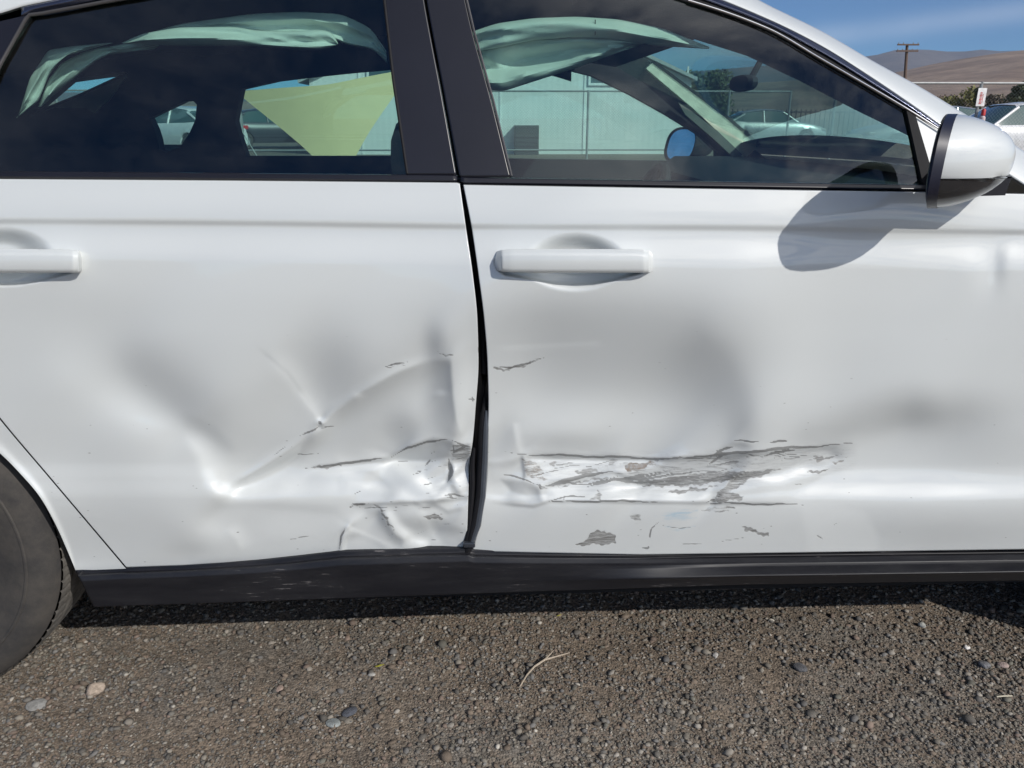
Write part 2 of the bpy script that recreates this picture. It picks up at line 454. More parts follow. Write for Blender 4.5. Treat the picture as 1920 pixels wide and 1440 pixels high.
exec(compile('''
# --- front door
S += blob(1130,650,300,115,-.115,3,2.8)
S += blob(1010,600,110,60,-.03)
S += blob(1300,690,100,130,-.04,10)
S += stroke([(1270,600),(1350,670),(1390,750),(1405,800)],34,-.05,90,.3)
S += blob(1490,730,85,150,.075,0)
S += blob(1110,775,190,45,.045)
S += blob(1395,800,38,42,-.10,30)
S += stroke([(1440,838),(1560,812),(1680,782),(1790,765)],46,-.12,26,.25)
S += blob(1775,778,100,40,-.11,-5)
S += blob(1860,860,120,60,-.035)
S += blob(1640,600,160,120,.03)
S += blob(1875,480,16,55,-.08,0)
S += blob(1840,500,26,40,.05)
S += blob(1720,455,170,20,.05)
S += blob(1060,830,85,22,-.11)
S += blob(955,815,24,50,-.06)
S += blob(960,690,60,100,.035)
S += facet([(985,862),(1250,864),(1210,880),(1130,884),(1060,898),(985,872)],.10,5)
S += facet([(1240,866),(1600,838),(1560,868),(1460,876),(1390,884),(1300,905),(1210,908),(1180,890)],-.07,8)
S += facet([(905,900),(960,895),(1010,915),(1400,900),(1500,885),(1600,880),(1920,895),(2200,895),(2200,945),(905,940)],.04,16)
S += facet([(940,900),(985,902),(1012,914),(1015,940),(960,922)],-.20,5)
S += facet([(1010,915),(1100,908),(1250,912),(1340,905),(1330,936),(1020,938)],.09,6)
S += blob(1750,1000,170,34,-.05)
S += facet([(1560,948),(1620,960),(1650,1010),(1640,1040),(1520,1040),(1500,948)],.035,10)
S += blob(1690,925,260,16,.06)
S += stroke([(975,853),(1120,857),(1250,861),(1380,853),(1600,833)],3,-.30,5)
S += stroke([(975,862),(1120,866),(1250,869)],4,.16)
S += stroke([(905,941),(1000,950),(1030,940),(1350,944),(1500,945)],3,-.22,3)
S += stroke([(905,933),(1040,932),(1350,936)],4,.14)
S += stroke([(965,790),(972,835),(980,852)],9,.09,4)
S += stroke([(978,852),(984,890),(980,900)],3,-.22,4)
S += stroke([(1010,913),(1150,884),(1200,906),(1300,907),(1475,878)],4,-.20,5)
S += stroke([(1330,944),(1365,905),(1405,886)],6,-.18,8)
S += stroke([(930,652),(1140,642)],4,.025,8)
# --- rear door
S += stroke([(60,640),(150,700),(250,770),(330,805)],60,.055,50,.3)
S += blob(285,795,85,34,.085,28)
S += stroke([(270,790),(345,806),(380,845),(392,890)],30,.03,10,.2)
S += stroke([(190,640),(290,715),(380,785),(455,855)],50,-.10,44,.3)
S += stroke([(330,770),(400,815),(452,862)],14,-.07,22,.25)
S += blob(425,868,30,28,.04)
S += blob(330,700,130,70,-.04,35)
S += stroke([(604,795),(672,742),(745,702),(815,676)],4,-.085,26,.2)
S += stroke([(600,787),(668,735),(742,694),(812,668)],12,.05,4,.2)
S += stroke([(470,640),(540,700),(598,782)],5,-.05,3,.3)
S += stroke([(340,805),(378,848),(392,890),(412,914),(445,922)],30,.12,15,.25)
S += stroke([(380,875),(400,908),(430,922),(490,920),(600,904)],24,.16,17,.3)
S += stroke([(388,890),(412,920),(450,925),(520,916)],13,.13,10,.35)
S += stroke([(436,917),(480,886),(560,838),(600,798)],3,-.13,16,.15)
S += stroke([(430,908),(476,878),(556,830),(596,792)],8,.05,3,.2)
S += stroke([(425,914),(470,893),(560,848),(596,800)],4,-.12,13,.15)
S += stroke([(500,660),(548,710),(582,760),(604,791)],26,.075,12,.25)
S += stroke([(560,730),(590,772),(603,790)],10,.08,5,.2)
S += blob(630,690,62,75,-.105,-10)
S += blob(700,730,110,50,-.05,-30)
S += blob(590,836,120,28,-.03)
S += blob(690,800,90,70,-.045)
S += blob(816,648,22,38,-.16)
S += facet([(800,690),(842,668),(846,740),(852,790),(866,826),(805,826),(798,760)],-.07,22)
S += stroke([(842,668),(846,740),(853,790),(866,824)],4,-.13,36,.08)
S += stroke([(842,668),(847,740),(855,800)],3,-.05,9)
S += blob(875,730,20,90,.075)
S += blob(867,815,12,26,.16)
S += blob(757,806,34,34,-.13,0,2.4)
S += facet([(728,862),(762,838),(812,822),(850,828),(846,858),(800,864)],-.26,5)
S += facet([(850,836),(880,832),(884,862),(846,864)],-.26,4)
S += facet([(500,915),(560,890),(640,874),(730,866),(875,868),(880,930),(700,936),(560,934),(500,930)],.06,16)
S += stroke([(560,895),(700,880),(820,884)],16,.05,22,.3)
S += stroke([(640,915),(720,905),(790,925),(860,915)],14,-.06,10,.3)
S += stroke([(700,870),(760,900),(800,935)],12,-.07,14,.3)
S += stroke([(730,868),(790,895),(826,930)],10,.08,10,.3)
S += stroke([(575,877),(660,868),(730,860),(800,828)],3,-.24,4)
S += stroke([(580,886),(660,878),(730,870),(840,868)],5,.15,6)
S += stroke([(842,866),(846,885),(838,905)],6,-.34,3)
S += stroke([(850,866),(856,905)],4,.14)
S += stroke([(878,862),(880,905),(884,930)],3,-.26,5)
S += facet([(800,900),(830,890),(850,930),(815,940)],.08,6)
S += stroke([(655,948),(700,945),(780,942),(880,935)],2.5,-.20,4)
S += stroke([(655,938),(780,933),(880,926)],5,.09,5)
S += stroke([(708,952),(722,975),(738,1003),(762,1018)],5,-.22,12)
S += stroke([(722,952),(745,985),(775,1012),(810,1022)],9,.26,12)
S += blob(830,985,46,18,-.06,20)
S += blob(800,958,40,13,.17)
S += facet([(852,868),(876,866),(880,905),(868,928),(856,905)],.13,4)
S += facet([(800,868),(838,868),(834,900),(812,915),(796,890)],-.10,5)
S += stroke([(845,905),(862,930),(884,934)],4,-.18,7)
S += stroke([(770,940),(796,952),(812,945),(840,960),(872,952)],4,-.16,6)
S += stroke([(560,905),(640,897),(720,905)],7,-.05,9,.3)
S += stroke([(690,955),(650,985)],7,.10,8,.3)
S += stroke([(1035,870),(1100,878),(1180,872)],6,.09,8,.3)
S += stroke([(1120,925),(1220,918),(1300,925)],5,.10,7,.3)
S += stroke([(1340,850),(1375,832),(1420,838)],5,-.12,7,.3)
S += stroke([(655,985),(642,1000),(636,1036)],3,-.22,4)
S += stroke([(662,985),(650,1005),(644,1036)],4,.16,10)
S += blob(680,1000,24,30,.07)
S += blob(395,990,50,26,.11,20)
S += stroke([(425,985),(448,1010),(458,1036)],22,.09,7,.3)
S += blob(360,1030,40,20,-.06)
S += stroke([(390,948),(480,945),(600,955),(650,960)],12,-.05,10)
S += blob(540,990,90,24,.05)
S += blob(230,900,100,60,-.045,30)
S += blob(180,960,120,70,-.035)
S += blob(60,560,160,60,-.02)
S += stroke([(345,1060),(520,1048),(640,1034)],8,-.06,4)
S += blob(672,741,9,6,.10)
S += blob(828,736,10,6,.10)
S += blob(600,787,7,6,.30)
S += blob(602,797,5,4,-.4)
''', 'dents', 'exec'))
# crumpled metal: fine irregular ripples only where the panels are torn
def sines(seed, n, kmin, kmax):
    r = np.random.default_rng(seed); out = np.zeros_like(XX)
    for _ in range(n):
        k = math.exp(r.uniform(math.log(kmin), math.log(kmax))); a = r.uniform(0, math.pi); ph = r.uniform(0, 6.28)
        out += np.sin((XX*math.cos(a)*0.55+YY*math.sin(a))*k+ph)/math.sqrt(n)
    return out
crump = facet([(640,862),(870,830),(884,930),(880,1030),(645,1030)], 1, 30) + facet([(905,850),(1400,850),(1600,830),(1560,900),(1300,945),(905,945)], 1, 20)
S += sines(5, 22, 0.03, 0.22)*crump*0.034
rdg = 1-np.abs(sines(15, 9, 0.02, 0.06)); S += np.clip(rdg-.62, 0, 1)*crump*0.26
rdg = 1-np.abs(sines(16, 9, 0.02, 0.07)); S -= np.clip(rdg-.66, 0, 1)*crump*0.26
S += sines(6, 14, 0.004, 0.012)*0.010
# nothing moves right at the belt line
S *= sstep(440, 500, YY)*0.995 + 0.005
S = np.where(S < 0, S*1.35, S*1.05)
PXM = 1130.0
# fold into FFT with mirrored padding
pad = 200
Sp = np.pad(S, pad, mode='constant')
g = -Sp*1.75/0.776
ky = np.fft.fftfreq(Sp.shape[0], GS/PXM)*2*np.pi; kx = np.fft.fftfreq(Sp.shape[1], GS/PXM)*2*np.pi
KX, KY = np.meshgrid(kx, ky)
KU = KX*0.692 - KY*0.722                         # image rows run down, the sun direction runs up
den_ = KU**2 + 0.045*(KX**2+KY**2) + 1.5
H = np.real(np.fft.ifft2(np.conj(1j*KU)*np.fft.fft2(g)/den_))[pad:-pad, pad:-pad]
# handle recesses are pressed bowls
def bowl(cx, cy, rx, ry, d, X, Yv):
    r = np.sqrt(((X-cx)/rx)**2+((Yv-cy)/ry)**2); return -d*(1-sstep(0.35, 1.0, r))
def slot(cx, X, Yv):
    dx = X-cx
    tp = np.interp(dx, [-152,-140,0,110,126], [488,474,474,480,490]); bt = np.interp(dx, [-152,-146,-130,-75,-40,0,35,75,125,136], [490,507,518,527,535,538,536,528,514,500])
    d = np.minimum(np.minimum(Yv-tp, bt-Yv), np.minimum(dx+152, 128-dx)*1.2)
    return -.016*sstep(0, 7, d)
def hsample(px, py):
    fx = np.clip((px-GX0)/GS, 0, H.shape[1]-1.001); fy = np.clip((py-GY0)/GS, 0, H.shape[0]-1.001)
    i = fx.astype(int); j = fy.astype(int); a = fx-i; b = fy-j
    return (H[j, i]*(1-a)+H[j, i+1]*a)*(1-b) + (H[j+1, i]*(1-a)+H[j+1, i+1]*a)*b
def bodyY(px, py):
    q = py - (crease(px)-424)*np.clip((1000-py)/500, 0, 1)
    h = hsample(px, py)
    h = h + slot(1077, px, py) + slot(7, px, py) + bowl(1078, 492, 100, 57, .022, px, py) + bowl(8, 482, 98, 57, .022, px, py)
    return prof(q) - h
# --- paint damage masks
def poly_mask(pts, X, Yv, soft=2.0):
    d, _, _ = segdist(pts+[pts[0]], X, Yv); return sstep(-soft, soft, np.where(inside(pts, X, Yv), d, -d))
def line_mask(pts, X, Yv, w, taper=0.3):
    d, _, t = segdist(pts, X, Yv); wt = w*np.clip(np.minimum(t, 1-t)/taper, 0.25, 1)
    return sstep(1.6, 0.4, d/wt)
SCUFF_POLY = [
 ([(1075,1023),(1105,1006),(1118,994),(1135,994),(1150,1004),(1157,1014),(1154,1020),(1110,1022)],.85),
 ([(1388,985),(1420,994),(1438,1000),(1446,1008),(1430,1004),(1400,996)],.85),
 ([(1322,943),(1350,928),(1380,925),(1398,930),(1392,938),(1360,941)],.8),
 ([(1335,935),(1362,905),(1400,888),(1475,877),(1440,890),(1400,902),(1372,925)],.62),
 ([(1506,886),(1530,881),(1560,879),(1540,886),(1520,889)],.8),
 ([(1525,854),(1545,853),(1540,866),(1530,866)],.6),
 ([(1560,868),(1588,856),(1590,862),(1566,873)],.62),
 ([(1480,907),(1500,905),(1510,906),(1490,909)],.7),
 ([(1170,878),(1172,870),(1185,868),(1210,866),(1240,864),(1215,872),(1195,884),(1175,886)],.72),
 ([(1138,862),(1155,860),(1158,866),(1146,878),(1140,882)],.55),
 ([(1075,885),(1100,878),(1130,882),(1150,884),(1120,890),(1080,890)],.6),
 ([(978,856),(985,860),(1015,872),(1020,890),(1035,900),(1000,900),(984,888)],.52),
 ([(1030,868),(1045,866),(1045,880),(1030,882)],.45),
 ([(1012,910),(1012,917),(1050,912),(1090,900),(1140,892),(1160,902),(1200,904),(1260,895),(1330,884),(1400,884),(1475,876),(1440,886),(1380,898),(1300,910),(1205,911),(1150,898),(1100,904),(1050,916)],.60),
 ([(1200,909),(1300,905),(1390,893),(1380,900),(1300,911),(1210,913)],.8),
 ([(1235,926),(1270,918),(1330,912),(1350,910),(1325,918),(1270,926)],.72),
 ([(1105,936),(1118,925),(1122,912),(1130,936),(1140,938),(1105,940)],.55),
 ([(1180,870),(1300,862),(1420,852),(1440,870),(1330,885),(1230,896),(1150,892)],.40),
 ([(1310,955),(1360,947),(1388,955),(1350,962),(1320,962)],.48),
 ([(1172,962),(1205,960),(1200,985),(1192,990),(1184,975)],.42),
 ([(573,878),(600,873),(640,871),(645,874),(610,879)],.8),
 ([(718,690),(740,684),(765,678),(760,683),(735,690)],.55),
 ([(925,688),(945,690),(975,684),(1022,668),(985,686),(950,696),(928,695)],.62),
 ([(850,836),(868,830),(884,834),(884,862),(850,864),(842,850)],.50),
 ([(790,966),(815,964),(830,970),(825,975),(805,974)],.75),
 ([(655,948),(680,944),(692,943),(680,949),(660,952)],.8),
 ([(815,660),(850,664),(852,668),(836,668)],.6),
 ([(700,946),(712,948),(728,972),(740,998),(728,985),(715,962)],.6),
]
SCUFF_LINE = [
 ([(940,848),(975,852),(1120,856),(1250,861),(1340,858)],2.6,.9),
 ([(1250,860),(1380,850),(1440,843),(1540,836),(1600,832)],3.2,.95),
 ([(1330,858),(1360,842),(1380,838)],3,.8),
 ([(1325,872),(1345,860),(1362,850)],3,.8),
 ([(1370,826),(1430,828)],2.4,.7),([(1440,830),(1482,827)],2.6,.9),
 ([(1420,857),(1460,848),(1500,845)],2.8,.75),
 ([(940,890),(975,896),(1008,908)],2.2,.8),([(1010,905),(1013,918)],3,.9),
 ([(1012,914),(1062,902),(1100,890),(1150,884)],5,.85),
 ([(1100,912),(1150,900),(1200,905)],3.5,.8),
 ([(1160,908),(1240,900),(1320,890)],3,.7),
 ([(1030,941),(1060,932),(1098,930)],2,.8),([(1030,942),(1100,940),(1200,940),(1235,941)],2.6,.9),
 ([(1330,944),(1420,945),(1510,947)],2.4,.8),
 ([(1235,978),(1222,990),(1216,1015)],2.0,.6),([(1203,1026),(1214,1027),(1217,1020)],2.4,.8),
 ([(573,878),(640,871),(700,860),(735,858)],3.0,.85),
 ([(735,858),(765,840),(800,828),(850,824)],2.4,.85),
 ([(846,826),(870,838),(850,850),(848,832)],3.0,.8),([(852,832),(884,838)],2.6,.75),
 ([(842,862),(846,885),(838,905)],5.5,.85),([(878,862),(882,905),(885,930)],4.2,.9),
 ([(798,872),(808,860)],2.5,.8),([(832,930),(852,928),(872,932)],2.4,.75),
 ([(838,934),(860,936)],2.0,.6),
 ([(560,818),(590,804),(600,795)],2.4,.7),([(600,803),(628,799)],2,.6),([(597,788),(601,796)],3.6,1.0),
 ([(552,852),(596,849)],1.6,.6),([(510,858),(540,836)],1.4,.55),
 ([(655,951),(660,946),(690,943)],2.6,.8),([(650,988),(638,1008),(636,1034)],2.2,.8),
 ([(668,950),(700,951),(745,952)],1.8,.6),
 ([(925,690),(960,690),(1022,669)],2.4,.75),([(718,689),(764,679)],2.4,.75),
 ([(880,748),(893,748)],2,.8),([(886,742),(888,753)],2,.8),([(895,648),(898,664)],2,.8),
 ([(1240,985),(1275,992),(1305,986)],1.6,.45),
 ([(860,1000),(870,1001)],1.8,.5),([(545,1012),(580,1004)],1.4,.5),
 ([(1270,1022),(1330,1017)],1.3,.5),([(1345,1018),(1400,1008)],1.3,.45),
 ([(1560,985),(1572,981)],1.6,.5),([(1530,1003),(1545,1010)],2.0,.45),
]
_r = random.Random(8)
for _ in range(26):
    x = _r.uniform(1020, 1400); L_ = _r.uniform(35, 120); t_ = (x-1020)/400
    y = 914 - 24*t_ + _r.uniform(-14, 8)*(.3+.7*t_)
    SCUFF_LINE.append(([(x, y), (x+L_*.5, y-L_*.045), (x+L_, y-L_*.15)], _r.uniform(1.0, 2.2), _r.uniform(.55, .95)))
for _ in range(26):
    x = _r.uniform(980, 1560); y = 862-.045*(x-980)*(x > 1250)+_r.uniform(0, 30); L_ = _r.uniform(15, 60)
    SCUFF_LINE.append(([(x, y), (x+L_, y-L_*.16)], _r.uniform(.9, 1.7), _r.uniform(.4, .8)))
for _ in range(30):
    x = _r.uniform(640, 880); y = _r.uniform(835, 1015); L_ = _r.uniform(6, 26)
    SCUFF_LINE.append(([(x, y), (x+L_, y-L_*_r.uniform(-.1, .5))], _r.uniform(.8, 1.5), _r.uniform(.35, .7)))
def scuff(px, py):
    o = np.zeros_like(px); r = np.random.default_rng(3)
    # a hand's unsteadiness on every outline
    jx = px + 2.2*np.sin(py*0.31+px*0.05) + 1.3*np.sin(px*0.21-py*0.4)
    jy = py + 1.8*np.sin(px*0.17+1)+ 1.0*np.sin(px*0.53+py*0.2)
    for pts, a in SCUFF_POLY: o = np.maximum(o, a*poly_mask(pts, jx, jy, 2.4))
    return o
def scratch(px, py):
    o = np.zeros_like(px)
    jx = px + 1.0*np.sin(py*0.11+px*0.03); jy = py + 1.2*np.sin(px*0.06+1) + 0.5*np.sin(px*0.19+py*0.1)
    for pts, w, a in SCUFF_LINE: o = np.maximum(o, (0.35+0.65*a)*line_mask(pts, jx, jy, w*0.80))
    return o
def blue(px, py):
    return (np.maximum(np.maximum(0.85*line_mask([(1228,968),(1262,966),(1308,956)], px, py, 5), 0.5*line_mask([(1235,976),(1275,970),(1305,970)], px, py, 6)),
                      0.55*line_mask([(1236,984),(1270,993),(1304,986)], px, py, 2.5)))
def rust(px, py):
    return np.maximum(poly_mask([(975,855),(1040,862),(1045,905),(985,900)], px, py, 8), np.maximum(poly_mask([(1160,862),(1245,860),(1240,875),(1165,890)], px, py, 4), 0.5*poly_mask([(1520,845),(1600,845),(1590,880),(1520,880)], px, py, 8)))
def hazerub(px, py):
    return np.maximum(0.8*poly_mask([(970,850),(1400,850),(1600,830),(1600,880),(1470,905),(1200,930),(990,915)], px, py, 14), 0.5*poly_mask([(840,826),(885,830),(885,935),(800,935),(830,880)], px, py, 8))
ATTR = {'scuff': scuff, 'scratch': scratch, 'blue': blue, 'rust': rust, 'haze_rub': hazerub}
# ------------------------------------------------------------------ GROUND
BASE = (0, 0.85, 0)
def ground_mat():
    t = NT('dirt_gravel')
    tcd = t.node('ShaderNodeTexCoord')
    big = t.noise(1.9, 6, 0.6); mid = t.noise(14, 6, 0.65); fin = t.noise(240, 5, 0.7)
    c = t.mix(t.mr(big, 0.40, 0.62), (0.150, 0.117, 0.086), (0.145, 0.130, 0.110))
    c = t.mix(t.mr(mid, 0.35, 0.7), c, (0.165, 0.13, 0.096))
    v = t.node('ShaderNodeTexVoronoi'); v.inputs['Scale'].default_value = 190
    t.lk(tcd.outputs['Object'], v.inputs['Vector'])
    vs = t.node('ShaderNodeSeparateColor'); t.lk(v.outputs['Color'], vs.inputs[0])
    peb = t.mr(vs.outputs[0], 0, 1, 0.55, 1.7, False)
    hs = t.node('ShaderNodeMix', data_type='RGBA'); hs.blend_type = 'MULTIPLY'; hs.inputs['Factor'].default_value = 1
    t.lk(c, hs.inputs['A']); cc = t.node('ShaderNodeCombineColor')
    for i in range(3): t.lk(peb, cc.inputs[i])
    t.lk(cc.outputs[0], hs.inputs['B'])
    ht = t.math('ADD', t.mr(v.outputs['Distance'], 0, 0.7, 1, 0), t.math('MULTIPLY', fin, 0.8))
    t.bump(ht, 0.7, 0.0025)
    return t.set(Base_Color=hs.outputs['Result'], Roughness=0.95)
M_ground = ground_mat()
def spaced(lo, hi, step, far, ratio=1.35):
    a = list(np.arange(lo, hi, step)); s = step; x = a[-1]
    while x < far: s *= ratio; x += s; a.append(x)
    s = step; x = a[0]; b = []
    while x > -far: s *= ratio; x -= s; b.append(x)
    return np.array(b[::-1]+a)
gxs = spaced(-1.7, 1.9, 0.012, 15000); gys = spaced(-0.7, 0.9, 0.012, 15000)
GXX, GYY = np.meshgrid(gxs, gys)
def gheight(x, y):
    z = 0.006*np.sin(x*2.1+y*3.3+1)*np.sin(y*4.1-x*1.7) + 0.004*np.sin(x*7.3-y*5.9)*np.sin(y*9.1+2) + 0.0022*np.sin(x*19+y*27)*np.sin(x*31-y*17+1)
    return (z-0.004)*np.exp(-(np.maximum(0, np.hypot(x, y)-3)/3)**2)
GZZ = gheight(GXX, GYY)
V = np.stack([GXX, GYY, GZZ], -1).reshape(-1, 3); idx = np.arange(V.shape[0]).reshape(GXX.shape)
F = np.stack([idx[:-1, :-1], idx[:-1, 1:], idx[1:, 1:], idx[1:, :-1]], -1).reshape(-1, 4)
tag(link('ground', mesh_np('ground', V, F), M_ground), kind='structure')

# loose gravel: real pebbles
def ico():
    t = (1+5**.5)/2
    v = np.array([(-1,t,0),(1,t,0),(-1,-t,0),(1,-t,0),(0,-1,t),(0,1,t),(0,-1,-t),(0,1,-t),(t,0,-1),(t,0,1),(-t,0,-1),(-t,0,1)], float)
    f = np.array([(0,11,5),(0,5,1),(0,1,7),(0,7,10),(0,10,11),(1,5,9),(5,11,4),(11,10,2),(10,7,6),(7,1,8),(3,9,4),(3,4,2),(3,2,6),(3,6,8),(3,8,9),(4,9,5),(2,4,11),(6,2,10),(8,6,7),(9,8,1)])
    return v/np.linalg.norm(v[0]), f
IV, IF = ico()
def pebble_field(name, n, xr, yr, smed, smax, seed, mat, spread=0.48, clump=True):
    r = np.random.default_rng(seed)
    x = r.uniform(*xr, n*3); y = r.uniform(*yr, n*3)
    if clump:
        d = 0.5+0.5*np.sin(x*2.7+3*np.sin(y*3.1+1))*np.sin(y*5.3+2*np.sin(x*3.7)) + 0.35*np.sin(x*13+y*9)*np.sin(y*17-x*5)
        k = r.uniform(0, 1, n*3) < np.clip(0.30+0.7*d, 0.12, 1); x = x[k][:n]; y = y[k][:n]
    else: x = x[:n]; y = y[:n]
    n = len(x)
    s = np.minimum(smed*np.exp(r.normal(0, spread, n)), smax)
    z = gheight(x, y)+s*r.uniform(-0.1, 0.28, n)
    var = IV[None]*(1+r.uniform(-0.28, 0.28, (24, 12, 1)))
    A = var[r.integers(0, 24, n)]
    sc = np.stack([s*r.uniform(0.75, 1.35, n), s*r.uniform(0.7, 1.15, n), s*r.uniform(0.35, 0.7, n)], -1)*0.5
    A = A*sc[:, None, :]
    th = r.uniform(0, 6.28, n); ti = r.normal(0, 0.35, n)
    c, sn = np.cos(th), np.sin(th); ct, st_ = np.cos(ti), np.sin(ti)
    X = A[..., 0]; Yv = A[..., 1]*ct[:, None]-A[..., 2]*st_[:, None]; Z = A[..., 1]*st_[:, None]+A[..., 2]*ct[:, None]
    Xr = X*c[:, None]-Yv*sn[:, None]+x[:, None]; Yr = X*sn[:, None]+Yv*c[:, None]+y[:, None]
    V = np.stack([Xr, Yr, Z+z[:, None]], -1).reshape(-1, 3)
    F = (IF[None]+12*np.arange(n)[:, None, None]).reshape(-1, 3)
    me = mesh_np(name, V, F)
    pal = np.array([1.04, 1.02, 0.94])*np.array([(.20,.185,.165),(.125,.12,.115),(.26,.24,.22),(.17,.135,.11),(.15,.15,.155),(.33,.31,.29),(.19,.145,.125),(.09,.088,.085),(.14,.14,.125),(.5,.48,.45)])
    pw = np.array([.2,.17,.11,.15,.12,.06,.08,.06,.04,.01]); pw[-1] = .003; ci = r.choice(len(pal), n, p=pw/pw.sum())
    cv = pal[ci]*r.uniform(0.62, 1.2, (n, 1))
    at = me.color_attributes.new('tone', 'FLOAT_COLOR', 'POINT')
    data = np.ones((n*12, 4), np.float32); data[:, :3] = np.repeat(cv, 12, 0)
    at.data.foreach_set('color', data.ravel())
    return link(name, me, mat, smooth=False)
def pebble_mat():
    t = NT('pebbles'); a = t.attr('tone', 'Color')
    f = t.noise(700, 4, 0.7)
    c = t.mix(t.mr(f, 0.3, 0.75), a, (0.16, 0.125, 0.095))
    d = t.mix(0.68, c, a)
    return t.set(Base_Color=d, Roughness=0.9)
M_peb = pebble_mat()
tag(pebble_field('gravel', 78000, (-1.3, 1.7), (-0.38, 0.42), 0.0043, 0.015, 21, M_peb), kind='stuff')
tag(pebble_field('gravel', 1500, (-1.3, 1.7), (-0.38, 0.30), 0.0105, 0.019, 25, M_peb, 0.25), kind='stuff')
tag(pebble_field('gravel', 9000, (-2.3, 2.6), (-1.2, 1.0), 0.009, 0.022, 22, M_peb, 0.4, False), kind='stuff')

def stone(px, py, size, col, label, flat=0.6, seed=0):
    c = G(px, py); r = np.random.default_rng(seed+900)
    import bmesh
    bm = bmesh.new(); bmesh.ops.create_icosphere(bm, subdivisions=3, radius=0.5)
    ks = [Vector(r.normal(0, 1, 3)).normalized() for _ in range(7)]
    for v in bm.verts:
        d = v.co.normalized(); m = 1.0
        for k in ks:
            e = d.dot(k)
            if e > 0.62: m *= 0.62/e*0.35+0.65 if e < 0.9 else 0.62/e*0.5+0.5
        v.co = d*0.5*m
        v.co.x *= 1.25; v.co.z *= flat; v.co *= size
    me = bpy.data.meshes.new('stone'); bm.to_mesh(me); bm.free()
    t = simple('stone_surface', col, 0.9, 0, 0, 0.25, 90, 0.5)
    o = link('stone', me, t, None, False)
    o.location = (c.x, c.y, float(gheight(c.x, c.y))+size*flat*0.28); o.rotation_euler = (0.1, 0.1, seed*1.3)
    return tag(o, label, 'stone', 'larger stones lying in the gravel')
stone(178, 1292, 0.034, (0.42, 0.34, 0.27), 'largest tan stone lying on the dirt near the rear tyre', 0.7, 1)
stone(625, 1352, 0.026, (0.27, 0.29, 0.28), 'flat pale grey green stone in the gravel left of the bare patch', 0.35, 2)
stone(655, 1332, 0.026, (0.08, 0.085, 0.10), 'dark slate stone just behind the flat grey green one', 0.45, 3)
stone(1728, 1174, 0.015, (0.42, 0.42, 0.38), 'round pale stone close to the car shadow at the right', 0.9, 4)
stone(1812, 1214, 0.014, (0.75, 0.72, 0.68), 'small white chip of stone at the right below the mirror', 0.5, 5)
stone(1845, 1250, 0.024, (0.2, 0.2, 0.21), 'blue grey stone beside a pinkish one at the right', 0.6, 6)
stone(1880, 1250, 0.018, (0.4, 0.31, 0.27), 'pinkish stone beside the blue grey one at the right', 0.7, 7)
stone(1342, 1226, 0.014, (0.45, 0.43, 0.4), 'light oval pebble in the middle of the gravel below the front door', 0.6, 8)
stone(1500, 1250, 0.026, (0.10, 0.10, 0.105), 'dark grey lump of stone below the scraped front door', 0.45, 9)
stone(70, 1316, 0.034, (0.26, 0.255, 0.24), 'flat grey stone nearest the bottom left corner', 0.3, 10)
stone(697, 1266, 0.013, (0.44, 0.42, 0.38), 'pale pebble lying between the tyre and the twig', 0.6, 12)
stone(525, 1292, 0.017, (0.36, 0.27, 0.22), 'reddish tan pebble near the middle left of the gravel', 0.6, 13)
# twig
M_twig = simple('dry_twig', (0.42, 0.35, 0.27), 0.85, scale=200)
tb = MB()
def gp(x, y, h): c = G(x, y); return (c.x, c.y, float(gheight(c.x, c.y))+h)
tb.tube([gp(975,1290,.006), gp(988,1270,.009), gp(1002,1254,.009), gp(1022,1243,.011), gp(1045,1236,.010), gp(1068,1225,.006)], [.0014,.0018,.002,.0022,.0016,.0009], 7)
tb.tube([gp(1022,1243,.011), gp(1032,1234,.013), gp(1038,1228,.014)], [.0018,.0012,.0007], 6)
tag(tb.build('twig', M_twig, None, True), 'thin forked dry twig lying on the gravel', 'twig')
tb = MB(); tb.tube([gp(1868,1309,.006), gp(1882,1309,.007), gp(1897,1308,.005)], [.0012,.0016,.0012], 6)
tag(tb.build('straw', simple('straw', (0.6, 0.55, 0.42), 0.8), None, True), 'short pale straw lying near the right edge of the gravel', 'straw')
M_leaf = simple('yellow_leaf', (0.45, 0.42, 0.06), 0.6)
for (x, y, w, lab) in ((1048, 1160, 0.008, 'tiny yellow green leaf at the edge of the car shadow'), (712, 1256, 0.014, 'narrow yellow green leaf in the gravel left of the twig')):
    c = Vector(gp(x, y, 0.008)); lb = MB()
    lb.prism([c+Vector((-w*.7,0,0)), c+Vector((-w*.2,-w*.2,.001)), c+Vector((w*.7,w*.15,.003)), c+Vector((w*.1,w*.25,.002))], (0,0,0.0006))
    tag(lb.build('leaf', M_leaf), lab, 'leaf', 'fallen leaves')

# ------------------------------------------------------------------ THE CAR
car = empty('damaged_car', BASE)
tag(car, 'white crossover car with both right side doors scraped, dented and sprung apart', 'car')
def child(o, parent):
    o.parent = parent; o.matrix_parent_inverse = Matrix.Translation(-Vector(BASE)); return o
def sub_empty(name, parent):
    w = bpy.data.objects.new(name, None); w.empty_display_size = 0.1; COL.objects.link(w); w.parent = parent; return w

